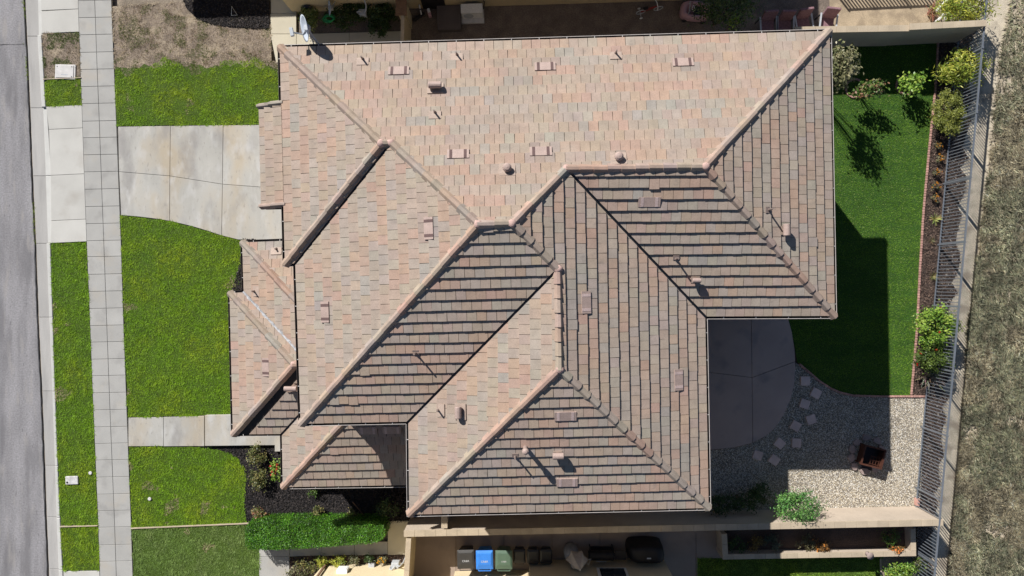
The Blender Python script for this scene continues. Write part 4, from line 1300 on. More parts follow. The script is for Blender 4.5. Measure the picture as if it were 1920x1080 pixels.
def shrub(name, label, cat, px, py, rx, ry, h, n, leaf, pal, zc=None, base=0.0, clumps=26, spread=0.30, group=None, stems=5, flower=None, up=0.7, aspect=.5, low=0.25, foot=None, stemr=.018):
    """crown of real leaves around clumps on branching stems; (px,py) is where its crown shows"""
    zc = base + h * .62 if zc is None else zc
    c = W(px, py, zc)
    fx, fy = (c.x, c.y) if foot is None else (W(*foot).x, W(*foot).y)
    root = thing(name, label, cat, (fx, fy, base), 0, group)
    K = clumps
    d = rng.normal(size=(K, 3)); d /= np.linalg.norm(d, axis=1, keepdims=True)
    d[:, 2] = np.where(d[:, 2] < 0, d[:, 2] * .45, d[:, 2])
    r = rng.uniform(.35, .95, K) ** .6
    rz = (h - (zc - base)) if True else h
    cl = np.stack([c.x + d[:, 0] * rx * r, c.y + d[:, 1] * ry * r, zc + d[:, 2] * rz * r], 1)
    idx = rng.integers(0, K, n)
    sp = np.array([rx, ry, max(rz, .1)]) * spread
    pts = cl[idx] + rng.normal(size=(n, 3)) * sp * rng.uniform(.4, 1.0, (n, 1))
    pts[:, 2] = np.maximum(pts[:, 2], base + .02)
    nrm = rng.normal(size=(n, 3)) * .6 + (pts - np.array([c.x, c.y, zc - .3])) * .5 + np.array([0, 0, up])
    P = np.array(pal); ci = rng.integers(0, len(P), K)
    cc = np.where((rng.random(n) < .6)[:, None], P[ci[idx]], P[rng.integers(0, len(P), n)]) * rng.uniform(.7, 1.3, (n, 1))
    l = rng.uniform(leaf * .7, leaf * 1.3, n)
    leaf_mesh('crown' if cat == 'tree' else 'foliage', pts, nrm, l, l * aspect, cc, root)
    mb = MB()
    for k in range(stems):
        e = cl[rng.integers(0, K)]
        m = Vector((fx, fy, base)).lerp(Vector(e), .5) + Vector((random.uniform(-.05, .05), random.uniform(-.05, .05), .05))
        mb.tube([(fx + random.uniform(-.03, .03), fy + random.uniform(-.03, .03), base - .03), m, e], [stemr, stemr * .7, stemr * .3], 5)
    mb.build('trunk' if cat == 'tree' else 'stem', M_BARK, root)
    if flower:
        col, m_, sz = flower
        k = rng.integers(0, K, m_)
        fpnt = cl[k] + rng.normal(size=(m_, 3)) * sp * .8 + np.array([0, 0, .06])
        fo = leaf_mesh('flowers', np.repeat(fpnt, 4, 0) + rng.normal(size=(m_ * 4, 3)) * sz * .25, rng.normal(size=(m_ * 4, 3)) * .5 + np.array([0, 0, 1.]), np.full(m_ * 4, sz), np.full(m_ * 4, sz * .8), np.repeat(np.array([col]), m_ * 4, 0) * rng.uniform(.8, 1.2, (m_ * 4, 1)), root)
        fo['kind'] = 'stuff'
    return root
YG = [(0.37, 0.385, 0.05), (0.27, 0.32, 0.04), (0.47, 0.46, 0.075), (0.17, 0.24, 0.03)]
MG = [(0.09, 0.17, 0.025), (0.06, 0.12, 0.02), (0.14, 0.22, 0.03), (0.045, 0.09, 0.018)]
BG = [(0.21, 0.34, 0.04), (0.15, 0.27, 0.035), (0.31, 0.40, 0.07), (0.09, 0.18, 0.025)]
OG = [(0.16, 0.155, 0.075), (0.11, 0.12, 0.05), (0.22, 0.20, 0.11), (0.07, 0.075, 0.035)]
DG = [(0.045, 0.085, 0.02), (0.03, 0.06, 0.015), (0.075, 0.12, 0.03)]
shrub('leafy_shrub', 'tall olive leaved shrub against the right roof edge near the top wall', 'shrub', 1578, 128, .52, .85, 3.3, 1500, .12, [tuple(1.35 * q for q in c_) for c_ in OG], clumps=44, stems=16, spread=.2, zc=2.5)
shrub('leafy_shrub', 'left shrub on the turf with green and brown leaves inside its brick ring', 'shrub', 1627, 166, .6, .38, 1.4, 620, .12, MG + [(0.24, 0.13, 0.07), (0.2, 0.2, 0.08)], clumps=22, stems=8, foot=(1602, 166))
shrub('leafy_shrub', 'right bright green shrub on the turf inside its brick ring', 'shrub', 1709, 157, .42, .45, 1.2, 560, .13, BG, clumps=22, stems=6, foot=(1697, 160))
shrub('bamboo_shrub', 'feathery yellow green shrub leaning over the fence near the top', 'shrub', 1805, 125, .85, .62, 1.55, 2600, .17, YG, clumps=44, stems=10, aspect=.18)
# juniper: clipped, made of upright sprays
shrub('juniper_shrub', 'dense rounded yellow green clipped shrub below the feathery one', 'shrub', 1779, 211, .66, .9, 1.05, 11000, .075, [(0.24, 0.265, 0.05), (0.18, 0.21, 0.04), (0.30, 0.31, 0.065), (0.12, 0.145, 0.03)], clumps=120, spread=.12, aspect=.3, up=.9)
for i, (x, y) in enumerate(((1759, 271), (1761, 298), (1756, 323), (1755, 350), (1753, 373))):
    shrub('marigold_plant', 'small orange flowering plant in the fence bed, %s of five from the top' % ['first', 'second', 'third', 'fourth', 'fifth'][i], 'flower', x, y, .16, .15, .28, 160, .06, OG, clumps=8, stems=3, flower=((0.42, 0.17, 0.02), 11, .05), group='orange flowers in the fence bed')
def spiky(name, label, px, py, r, n, pal, group=None, base=0.0, w=.035):
    c = W(px, py, base); root = thing(name, label, 'plant', c, 0, group)
    mb = MB()
    for i in range(n):
        a = 2 * math.pi * i / n + random.uniform(-.3, .3); l = r * random.uniform(.7, 1.1); e = random.uniform(.25, 1.1)
        d = Vector((math.cos(a) * math.cos(e), math.sin(a) * math.cos(e), math.sin(e))); s = Vector((-math.sin(a), math.cos(a), 0)) * w / 2
        p = Vector(c); q = p + d * l * .55; t = p + d * l + Vector((0, 0, -.06 * l))
        col = tuple(x * random.uniform(.75, 1.25) for x in random.choice(pal))
        mb.add([p - s * .6, p + s * .6, q + s, q - s, t], [(0, 1, 2, 3), (3, 2, 4)], col)
    mb.build('leaves', M_LEAF, root)
spiky('yucca', 'pale spiky rosette plant in the fence bed below the orange flowers', 1752, 411, .34, 26, [(0.40, 0.38, 0.14), (0.26, 0.30, 0.09)])
spiky('grass_tuft', 'small dry tuft in the fence bed below the spiky rosette', 1745, 451, .22, 30, [(0.20, 0.16, 0.09), (0.13, 0.10, 0.06)], w=.015)
spiky('grass_tuft', 'yellowish dry tuft in the fence bed above the big round shrub', 1748, 517, .3, 50, [(0.30, 0.27, 0.11), (0.22, 0.2, 0.08)], w=.015)
shrub('round_shrub', 'big bright green round shrub by the fence with few red flowers', 'shrub', 1755, 612, .80, .85, 1.5, 4200, .10, BG, clumps=70, spread=.19, stems=8, flower=((0.5, 0.03, 0.02), 5, .07))
shrub('round_shrub', 'darker green shrub with red flowers just below the big round shrub', 'shrub', 1748, 671, .68, .6, 1.3, 3200, .085, [(0.08, 0.125, 0.02), (0.12, 0.17, 0.03), (0.05, 0.085, 0.015)], clumps=60, spread=.19, stems=8, flower=((0.55, 0.02, 0.015), 4, .09))
def twigs(name, label, px, py, rx, ry, h, n, col):
    c = W(px, py, 0); root = thing(name, label, 'shrub', c); mb = MB()
    for i in range(n):
        a = random.uniform(0, 2 * math.pi); r = random.uniform(.3, 1)
        e = Vector((c.x + rx * r * math.cos(a), c.y + ry * r * math.sin(a), random.uniform(.3, 1) * h))
        s = Vector((c.x + random.uniform(-.15, .15), c.y + random.uniform(-.15, .15), 0)); m = s.lerp(e, .5) + Vector((random.uniform(-.1, .1), random.uniform(-.1, .1), .12))
        mb.tube([s, m, e], [.012, .009, .004], 4, col=tuple(x * random.uniform(.7, 1.3) for x in col), caps=False)
    mb.build('twig', M_CHIP, root)
    return root
twigs('dry_shrub', 'bare grey twiggy shrub at the bottom of the fence bed', 1735, 706, .65, .6, .7, 130, (0.26, 0.22, 0.17))
shrub('bamboo_shrub', 'yellow green shrub in the top right corner above the wall', 'shrub', 1812, 8, .95, .75, 1.9, 2600, .16, YG, clumps=44, stems=8, aspect=.22)
shrub('pepper_tree', 'green feathery small tree leaning over the sunlit lower wall', 'tree', 1494, 950, .88, .62, 2.1, 3600, .085, [(0.09, 0.25, 0.055), (0.065, 0.18, 0.04), (0.16, 0.33, 0.075), (0.045, 0.11, 0.025)], clumps=40, spread=.24, stems=9, aspect=.35, stemr=.03)
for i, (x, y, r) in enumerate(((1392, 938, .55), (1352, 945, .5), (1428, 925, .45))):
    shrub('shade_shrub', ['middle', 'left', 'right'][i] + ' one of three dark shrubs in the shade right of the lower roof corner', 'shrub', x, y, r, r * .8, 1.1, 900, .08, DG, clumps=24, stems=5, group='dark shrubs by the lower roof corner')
# front bed shrubs
FB_ = [(0.20, 0.19, 0.06), (0.12, 0.14, 0.04), (0.28, 0.24, 0.09), (0.08, 0.10, 0.03)]
shrub('rose_bush', 'green bush at the top of the mulch bed by the front step', 'shrub', 481, 853, .40, .36, .6, 900, .075, FB_, clumps=24, stems=6)
shrub('rose_bush', 'green bush in the mulch bed beside the lawn, below the top one', 'shrub', 484, 900, .40, .42, .6, 900, .075, FB_, clumps=24, stems=6)
shrub('rose_bush', 'small thin bush in the mulch bed just above the hedge left end', 'shrub', 487, 962, .30, .26, .45, 380, .07, FB_ + [(0.3, 0.12, 0.06)], clumps=14, stems=6)
shrub('rose_bush', 'bush with red and white flowers at the porch roof edge', 'shrub', 519, 884, .22, .5, .7, 420, .08, BG, clumps=16, stems=4, flower=((0.62, 0.06, 0.05), 9, .09))
shrub('rose_bush', 'small pale bush in the mulch above the hedge middle', 'shrub', 596, 960, .26, .24, .45, 260, .07, FB_, clumps=12, stems=5)
shrub('rose_bush', 'small bush in the mulch close to the porch roof lower edge', 'shrub', 588, 925, .22, .2, .4, 160, .06, MG, clumps=10, stems=5)
shrub('rose_bush', 'small pale bush in the mulch above the hedge right end', 'shrub', 664, 963, .26, .22, .45, 260, .07, FB_, clumps=12, stems=5)
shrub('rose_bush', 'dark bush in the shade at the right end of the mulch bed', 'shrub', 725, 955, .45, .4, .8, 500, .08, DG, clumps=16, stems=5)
o = MB().tube([W(661, 941, .5), W(690, 976, .03)], .02, 6).build('garden_stake', M_WOOD); tag(o, 'thin stake lying across the shaded mulch above the hedge', 'stake')

# clipped hedge
hp0 = [(460, 990), (466, 981), (500, 977), (560, 976), (640, 977), (700, 977), (716, 981), (722, 992), (722, 1004), (713, 1014), (695, 1019), (640, 1023), (560, 1029), (500, 1031), (466, 1030), (459, 1022)]
HH_ = 0.95
hroot = thing('hedge', 'long clipped bright green hedge with rounded right end', 'hedge', W(590, 1003))
hpoly = [W(x, y, HH_) for x, y in hp0]
core = poly_inset(hpoly, .12)
MB().prism(core, 0, HH_ - .1).build('hedge_core', mat('hedge_core', (0.012, 0.022, 0.006)), hroot)
x, y = scatter(hpoly, 3600); n1_ = len(x)
top = np.stack([x, y, HH_ - .03 + (fbm(x, y, .4, 91) - .5) * .16 + rng.normal(size=n1_) * .02], 1)
sp_, sn_ = [], []
for i in range(len(hpoly)):
    a, b = hpoly[i], hpoly[(i + 1) % len(hpoly)]; L = (b - a).length
    k = int(L * HH_ * 1500); t = rng.random(k); zz = rng.uniform(0.02, HH_, k)
    d = (b - a).normalized(); nn = np.array([d.y, -d.x, 0]); 
    sp_.append(np.stack([a.x + (b.x - a.x) * t, a.y + (b.y - a.y) * t, zz], 1) + rng.normal(size=(k, 3)) * .025)
    sn_.append(np.tile(nn, (k, 1)) + rng.normal(size=(k, 3)) * .5)
pts = np.concatenate([top] + sp_); hv = .55 + .9 * fbm(pts[:, 0], pts[:, 1], .3, 97)[:, None]; nr = np.concatenate([np.tile([0, 0, 1.], (n1_, 1)) + rng.normal(size=(n1_, 3)) * .55] + sn_)
P = np.array([(0.08, 0.235, 0.014), (0.055, 0.175, 0.012), (0.135, 0.30, 0.022), (0.035, 0.12, 0.010)])
cc = P[rng.integers(0, 4, len(pts))] * rng.uniform(.55, 1.4, (len(pts), 1)) * hv
l = rng.uniform(.03, .055, len(pts)); leaf_mesh('foliage', pts, nr, l, l * .6, cc, hroot)

# planter plants
for i, (x, y, pal, fl, lab) in enumerate((
        (1383, 1022, DG, None, 'dark shrub at the left end of the raised planter'),
        (1418, 1020, [(0.20, 0.13, 0.03), (0.13, 0.10, 0.03), (0.28, 0.18, 0.05)], None, 'brownish orange shrub second from the left in the raised planter'),
        (1450, 1018, [(0.10, 0.13, 0.08), (0.06, 0.08, 0.05)], None, 'grey green shrub third from the left in the raised planter'),
        (1510, 1018, [(0.12, 0.11, 0.05), (0.18, 0.16, 0.08)], None, 'rounded olive shrub in the middle of the raised planter'),
        (1542, 1022, [(0.20, 0.10, 0.03), (0.12, 0.07, 0.03)], ((0.75, 0.30, 0.06), 14, .05), 'rusty orange plant right of the rounded olive one in the raised planter'),
        (1670, 1008, MG, None, 'palm like green plant at the right end of the raised planter'),
        (1681, 1030, [(0.2, 0.12, 0.04)], ((0.85, 0.30, 0.08), 22, .06), 'sunlit bright orange flowers at the right front of the raised planter'))):
    shrub('planter_plant', lab, 'plant', x, y, .34 if i < 6 else .24, .3 if i < 6 else .16, .5, 420, .075, pal, base=.4, clumps=14, stems=4, flower=fl)
gn = W(1526, 1031, .95)
sroot = thing('garden_ornament', 'small pale round ornament on the planter front wall', 'ornament', W(1626, 1040, PH))
g = W(1626, 1038, PH)
MB().lathe([(.09, .0), (.06, .04), (.05, .12), (.12, .2), (.14, .25), (.0, .24)], (g.x, g.y, PH), 14).build('bowl', M_FLAG, sroot, smooth=True)

# ------------------------------------------------------------------ top side passage
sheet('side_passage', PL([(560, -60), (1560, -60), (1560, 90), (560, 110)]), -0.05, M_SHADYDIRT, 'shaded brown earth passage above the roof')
sp = piece('side_path', 'cream concrete path around the top left house corner')
for a, b in ((-70, 26), (26, 64), (64, 118)):
    slab('path_slab', [W(507, a), W(556, a), W(556, b), W(508 + (b > 64) * 10, b)], 0.02, M_CREAMPATH, sp)
for a, b in ((556, 655), (655, 752)):
    slab('path_slab', [W(a, 64 - (a - 556) * .03), W(b, 64 - (b - 556) * .03), W(b, 95), W(a, 95)], 0.02, M_CREAMPATH, sp)
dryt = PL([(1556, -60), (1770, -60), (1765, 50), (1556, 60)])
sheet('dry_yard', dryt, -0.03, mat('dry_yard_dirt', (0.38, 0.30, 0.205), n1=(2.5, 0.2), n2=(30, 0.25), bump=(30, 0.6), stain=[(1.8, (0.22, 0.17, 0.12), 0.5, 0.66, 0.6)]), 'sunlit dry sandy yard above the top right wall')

# the house above: mostly outside the picture
def neighbour(label, poly, hw, eave, over=0.5, extra=None, wm=None):
    c = sum((Vector((p.x, p.y, 0)) for p in poly), Vector()) / len(poly)
    root = thing('neighbour_house', label, 'house', c)
    MB().prism(poly, -0.1, hw).build('wall', wm or M_CREAM, root)
    e = poly_inset(poly, -over); i2 = poly_inset(poly, min(3.0, 2.4))
    n = len(e); mb = MB()
    vs = [(p.x, p.y, eave - .12) for p in e] + [(p.x, p.y, eave) for p in e] + [(p.x, p.y, eave + 1.15) for p in i2]
    fs = [tuple(range(n - 1, -1, -1))] + [(i, (i + 1) % n, n + (i + 1) % n, n + i) for i in range(n)] + [(n + i, n + (i + 1) % n, 2 * n + (i + 1) % n, 2 * n + i) for i in range(n)] + [tuple(range(2 * n, 3 * n))]
    mb.add(vs, fs, (0.33, 0.28, 0.22)).build('roof', M_TILE, root)
    return root
nw0, nw1 = W(548, 22), W(1320, -1.5)
dN = (nw1 - nw0).normalized(); nN = Vector((-dN.y, dN.x, 0))
pN = [nw0, nw0 + dN * 16.3, nw0 + dN * 16.3 + nN * 9, nw0 + nN * 9]
nbN = neighbour('cream stucco house beyond the top side passage, only its wall foot in view', pN, 5.6, 5.6, .45)
pG = [Vector((-15.4, 14.9, 0)), Vector((-9.3, 15.05, 0)), Vector((-9.3, 22, 0)), Vector((-15.4, 22, 0))]
mbg = MB(); mbg.prism(pG, -.1, 3.1); mbg.build('garage_wall', M_CREAM, nbN)
eG = poly_inset(pG, -.5)
mb = MB(); mb.prism(eG, 3.1, 3.25, (0.33, 0.28, 0.22)); mb.build('garage_roof', M_TILE, nbN)
# things along that wall
def nwall(px, z, out_=0.0):
    """point on the upper neighbour's wall whose foot is at px"""
    s = (W(px, 10) - nw0).dot(dN)
    return nw0 + dN * s - nN * out_ + Vector((0, 0, z))
angN = math.atan2(dN.y, dN.x)
c = nwall(815, 0.0)
MB().box((c.x, c.y, 1.0), (.92, .08, 2.1), angN).build('door', M_DARKMETAL, nbN)
M_LAND = mat('landing_slab', (0.12, 0.10, 0.095), n1=(2, .15))
c = nwall(842, 0, .52)
o = MB().box((0, 0, 0), (.95, .98, .3), angN).build('door_landing', M_LAND, bevel=.01); o.location = (c.x, c.y, .1)
tag(o, 'dark square landing slab in front of the black door at the top', 'landing')
c = nwall(886, 0, .34)
ac = thing('air_conditioner', 'pale boxy air conditioner unit on a pad beside the landing', 'air conditioner', (c.x, c.y, 0), angN)
lb('pad', (0, -.06, .02), (.92, .62, .08), M_BOXC, ac); lb('casing', (0, 0, .34), (.84, .34, .56), M_WHITE, ac, bevel=.015); lb('top_panel', (0, 0, .63), (.86, .37, .02), M_WHITE, ac)
MB().lathe([(.2, 0), (.2, .02)], (-.15, -.18, .34), 16, M=Matrix.Rotation(math.pi / 2, 3, 'X')).build('fan_grille', M_GREYP, ac, world=False)
MB().tube([Vector((.45, .1, .3)), Vector((.52, .2, .7)), Vector((.4, .26, 1.2))], .02, 6).build('hose', M_DARKMETAL, ac, world=False)
c = nwall(762, .5, .06); o = MB().lathe([(.12, 0), (.10, .03), (.05, .05), (.05, .09), (0, .09)], (0, 0, 0), 14, M=Matrix.Rotation(math.pi / 2, 3, 'X')).build('dryer_vent', M_WHITE, nbN); attach(o, nbN); o.location += c
# clutter by the pier
c = W(775, 30)
br = thing('broom', 'pale handled broom leaning on the wall beside the brown topped pier', 'broom', c)
MB().tube([W(751, 13, 1.3), W(763, 36, .1)], .014, 6).build('handle', M_WHITE, br); p = W(764, 38); MB().box((p.x, p.y, .09), (.28, .09, .16), .5).build('brush', M_WOOD, br)
def small(name, label, cat, px, py, parts):
    r = thing(name, label, cat, W(px, py, 0)); 
    for nm, c, sz, m, rz in parts: lb(nm, c, sz, m, r, rz, bevel=min(sz) * .2)
    return r
small('toy_scooter', 'dark toy with pale bars among the clutter left of the landing', 'toy', 786, 33, [('deck', (0, 0, .08), (.5, .14, .05), M_DARKMETAL, .6), ('handlebar', (.12, .12, .5), (.05, .4, .05), M_WHITE, .2), ('stem', (.12, .12, .28), (.05, .05, .5), M_DARKMETAL, 0), ('wheel', (-.2, -.13, .05), (.1, .05, .1), M_DARKMETAL, .6), ('wheel', (.2, .13, .05), (.1, .05, .1), M_DARKMETAL, .6)])
M_PINKT = mat('pink_plastic', (0.50, 0.30, 0.33), rough=.5)
small('toy_block', 'small pink and white toy standing left of the landing', 'toy', 806, 28, [('body', (0, 0, .16), (.13, .28, .3), M_PINKT, .3), ('top', (0, .05, .34), (.1, .16, .06), M_WHITE, .3)])

# plants and meters left of the pier
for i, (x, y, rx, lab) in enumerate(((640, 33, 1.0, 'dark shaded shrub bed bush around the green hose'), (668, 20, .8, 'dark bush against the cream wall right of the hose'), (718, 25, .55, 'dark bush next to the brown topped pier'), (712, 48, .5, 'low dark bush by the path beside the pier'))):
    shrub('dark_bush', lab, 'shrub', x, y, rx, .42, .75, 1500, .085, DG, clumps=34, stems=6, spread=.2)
shrub('sunlit_bush', 'bright sunlit leafy bush by the cream path behind the large dish', 'shrub', 578, 30, .4, .62, .7, 1500, .09, [(0.20, 0.25, 0.06), (0.12, 0.18, 0.04), (0.30, 0.33, 0.12)], clumps=34, stems=6, spread=.2)
hc = W(617, 35, .75); M_HOSE = mat('green_hose', (0.02, 0.30, 0.10), rough=.4)
hz = thing('garden_hose', 'tangled green garden hose lying on the dark bush', 'hose', (hc.x, hc.y, .72))
mb = MB()
for k in range(5):
    mb.torus((random.uniform(-.05, .05), random.uniform(-.05, .05), .02 + k * .02), .17 - k * .012, .013, n=18, m=5, M=Matrix.Rotation(random.uniform(-.15, .15), 3, 'X') @ Matrix.Diagonal((1.3, .8, 1)))
mb.build('coil', M_HOSE, hz, world=False)
c = nwall(585, .5, .12); hr = thing('hose_reel', 'black coiled hose hanging on the cream wall top left', 'hose', c)
mb = MB()
for k in range(4): mb.torus((0, -.02 * k, 0), .2 - .012 * k, .022, n=18, m=5, M=Matrix.Rotation(math.pi / 2 - .5, 3, 'X'))
mb.build('coil', M_DARKMETAL, hr, world=False)
c = nwall(686, 0, .38); gmx = thing('gas_meter', 'grey gas meter with bent pipe among the dark bushes', 'meter', (c.x, c.y, 0))
lb('meter_body', (0, 0, .55), (.3, .24, .34), M_GREYP, gmx, bevel=.03)
MB().tube([Vector((-.2, 0, 0)), Vector((-.2, 0, .7)), Vector((-.1, 0, .8)), Vector((0, 0, .72))], .03, 8).tube([Vector((.1, 0, .7)), Vector((.18, 0, .85)), Vector((.2, .2, .9)), Vector((.2, .3, 1.3))], .03, 8).build('pipe', M_GREYP, gmx, world=False)

# satellite dishes
def dish(label, base, c, nrm, r, struts, arm=True):
    root = thing('satellite_dish', label, 'satellite dish', base)
    z = Vector(nrm).normalized(); M = z.to_track_quat('Z', 'Y').to_matrix()
    prof = [(0, -.10 * r), (r * .3, -.09 * r), (r * .6, -.04 * r), (r * .85, .04 * r), (r, .11 * r), (r * 1.0, .085 * r), (r * .85, .015 * r), (r * .6, -.065 * r), (r * .3, -.115 * r), (0, -.125 * r)]
    MB().lathe(prof, c, 28, M=M, sx=.92).build('reflector', M_DISH, root, smooth=True)
    c = Vector(c); back = c - z * .12 * r; mb = MB()
    for q in struts: mb.tube([back, Vector(q)], .018, 6)
    mb.box(back, (.16, .16, .16)); mb.build('mount', M_GREYP, root)
    if arm:
        low_ = c + (M @ Vector((0, -r * .95, .1 * r))); f = c + z * r * .95 + (M @ Vector((0, -r * .35, 0)))
        mb = MB(); mb.tube([back, low_, f], .022, 6); mb.build('feed_arm', M_GREYP, root)
        mb = MB(); mb.box(f, (.1, .26, .1), .2); mb.build('receiver', M_GREYP, root)
    return root
dc = W(573, 53, 6.35); db = W(592, 84, HE)
dish('large grey satellite dish at the top left roof edge', db, dc, (-.86, -.26, .42), .44, [W(593, 80, 5.75), W(588, 82, 5.75), W(597, 81, 5.75)])
c = nwall(631, 1.0, .3)
dish('small satellite dish on the cream wall at the top', c, c, (-.9, -.1, .35), .3, [nwall(640, .9, 0)], arm=False)

# children's things and chairs in the passage
def bicycle(label, px, py, rz):
    r = thing('kids_bicycle', label, 'bicycle', W(px, py, -.05), rz)
    MR = mat('bike_red', (0.25, 0.03, 0.03), rough=.4)
    X90 = Matrix.Rotation(math.pi / 2, 3, 'X')
    for x in (-.36, .36):
        w_ = MB().torus((x, 0, .2), .18, .022, M=X90, n=20).build('wheel', M_GREYP, r, world=False)
        mb = MB(); 
        for k in range(6): mb.tube([Vector((x, 0, .2)), Vector((x + .18 * math.cos(k * math.pi / 3), 0, .2 + .18 * math.sin(k * math.pi / 3)))], .004, 4)
        o = mb.build('spokes', M_GREYP, w_, world=False)
    MB().tube([Vector((-.36, 0, .2)), Vector((-.1, 0, .22)), Vector((.26, 0, .48)), Vector((-.2, 0, .42)), Vector((-.36, 0, .2))], .02, 6).tube([Vector((-.1, 0, .22)), Vector((-.2, 0, .5))], .02, 6).tube([Vector((.36, 0, .2)), Vector((.26, 0, .48)), Vector((.24, 0, .6))], .02, 6).build('frame', MR, r, world=False)
    MB().tube([Vector((.2, -.22, .62)), Vector((.25, -.1, .6)), Vector((.25, .1, .6)), Vector((.2, .22, .62))], .018, 6).build('handlebar', M_WHITE, r, world=False)
    lb('saddle', (-.21, 0, .52), (.2, .11, .05), M_DARKMETAL, r, bevel=.015)
    for s in (-1, 1): MB().torus((-.36, s * .2, .07), .05, .018, M=X90, n=12).tube([Vector((-.36, 0, .2)), Vector((-.36, s * .2, .07))], .008, 4).build('training_wheel', M_WHITE, r, world=False)
bicycle("small red child's bicycle with training wheels in the shaded passage", 1216, 23, .2)
pc = thing('pedal_car', 'pink toy pedal car under the tree in the passage', 'toy car', W(1300, 26, -.05), -.1)
def ring(mb, rx, ry, z0, z1, inner):
    n = 24; vs = []
    for (kx, ky, z) in ((rx, ry, z0), (rx * 1.02, ry * 1.03, (z0 + z1) / 2), (rx * .94, ry * .92, z1), (rx * inner, ry * inner * .92, z1 - .02), (rx * inner * .95, ry * inner * .85, z0 + .05)):
        for k in range(n):
            a = 2 * math.pi * k / n; ca, sa = math.cos(a), math.sin(a)
            vs.append((math.copysign(abs(ca) ** .55, ca) * kx, math.copysign(abs(sa) ** .55, sa) * ky, z))
    fs = [(j * n + k, j * n + (k + 1) % n, (j + 1) * n + (k + 1) % n, (j + 1) * n + k) for j in range(4) for k in range(n)]
    fs.append(tuple(range(4 * n, 5 * n)))
    mb.add(vs, fs)
mb = MB(); ring(mb, .58, .36, .1, .46, .66); mb.build('body', M_PINKT, pc, world=False, smooth=True)
lb('seat', (.1, 0, .3), (.3, .34, .05), M_DARKMETAL, pc); MB().torus((-.12, 0, .5), .11, .012, M=Matrix.Rotation(.9, 3, 'Y'), n=16).build('steering_wheel', M_WHITE, pc, world=False)
for sx in (-1, 1):
    for sy in (-1, 1): MB().torus((sx * .36, sy * .36, .1), .07, .035, M=Matrix.Rotation(math.pi / 2, 3, 'X'), n=12).build('wheel', M_DARKMETAL, pc, world=False)
o = MB().tube([Vector((-.3, -.2, .46)), Vector((-.3, -.2, .66)), Vector((-.3, .2, .66)), Vector((-.3, .2, .46))], .018, 6).build('windscreen_frame', M_GREYP, pc, world=False)
M_PLAID = mat('mauve_cushion', (0.22, 0.125, 0.14), n1=(14, .3), n2=(50, .2))
def chair(label, px, py, rz):
    r = thing('patio_chair', label, 'chair', W(px, py, -.05), rz, 'mauve chairs along the roof edge')
    lb('seat_cushion', (0, 0, .42), (.54, .54, .1), M_PLAID, r, bevel=.03)
    lb('backrest', (0, .27, .75), (.54, .1, .62), M_PLAID, r, tilt=(-.22, 'X'), bevel=.03)
    for s in (-1, 1):
        lb('armrest', (s * .32, 0, .62), (.06, .56, .04), M_GREYP, r)
        for sy in (-1, 1): lb('leg', (s * .31, sy * .25, .31), (.04, .04, .62), M_DARKMETAL, r)
for (x, y, rz), lab in zip(((1431, 55, .05), (1462, 55, 0), (1496, 51, .15), (1541, 50, -.12)), ('first mauve cushioned chair from the left along the top roof edge', 'second mauve cushioned chair from the left along the top roof edge', 'third mauve cushioned chair from the left along the top roof edge', 'rightmost reddish cushioned chair at the roof corner')):
    chair(lab, x, y, rz)
shrub('passage_tree', 'dark leafy tree in the shaded passage with few sunlit sprays', 'tree', 1362, 16, 1.15, .75, 2.6, 2600, .12, DG + [(0.06, 0.10, 0.02)], clumps=40, stems=8, aspect=.35, stemr=.03)
shrub('young_tree', 'small light green sapling by the roof edge right of the dark tree', 'tree', 1377, 41, .22, .25, 1.9, 120, .13, BG, clumps=9, stems=4, zc=1.7, aspect=.4)
# white frame by the corner shrub
tr = thing('white_bench', 'white slatted bench end showing under the top right corner shrub', 'bench', W(1765, 22))
for (a, b) in (((1755, 20, .5), (1770, 6, .5)), ((1758, 38, .5), (1774, 22, .5)), ((1771, 6, .55), (1772, -14, .55)), ((1773, 40, .55), (1772, 22, .55))):
    MB().tube([W(*a), W(*b)], .045, 4).build('rail', M_WHITE, tr)
for q in ((1756, 20), (1759, 37), (1770, 6)): p = W(q[0], q[1], .25); MB().box((p.x, p.y, .25), (.06, .06, .5)).build('leg', M_WHITE, tr)
twigs('dry_shrub', 'reddish dry twiggy plant in the sandy yard beside the white bench', 1745, 24, .4, .5, .4, 60, (0.30, 0.17, 0.10))

# ------------------------------------------------------------------ the house below and its side yard
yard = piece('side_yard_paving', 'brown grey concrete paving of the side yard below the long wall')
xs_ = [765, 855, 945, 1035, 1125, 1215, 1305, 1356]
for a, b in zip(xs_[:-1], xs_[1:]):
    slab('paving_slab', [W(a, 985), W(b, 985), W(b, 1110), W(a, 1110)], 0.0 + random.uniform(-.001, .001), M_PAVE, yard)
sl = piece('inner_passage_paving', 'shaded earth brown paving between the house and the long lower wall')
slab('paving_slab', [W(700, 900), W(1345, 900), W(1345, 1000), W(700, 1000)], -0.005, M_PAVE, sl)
path = piece('neighbour_path', 'grey concrete path below the hedge')
slab('path_slab', [W(486, 1029), W(543, 1029), W(543, 1043.5), W(486, 1043.5)], 0.02, M_WALK, path)
slab('path_slab', [W(486, 1043.5), W(543, 1043.5), W(543, 1140), W(486, 1140)], 0.02, M_WALK, path)
for a, b in ((543, 603.5), (603.5, 665), (665, 727)):
    slab('path_slab', [W(a, 1015), W(b, 1015), W(b, 1042 - (b - 543) * .015), W(a, 1043.5 - (a - 543) * .015)], 0.02, M_WALK, path)
slab('path_slab', [W(727, 976), W(768, 976), W(768, 1040), W(727, 1040.5)], 0.02, M_CREAMPATH, path)
bed('mulch', 'brown soil of the narrow bed below the grey path', [(543, 1044), (768, 1040), (768, 1062), (600, 1064), (590, 1110), (543, 1110)], M_BEDSOIL, BROWNM, 500, (.03, .08), z=-.008)
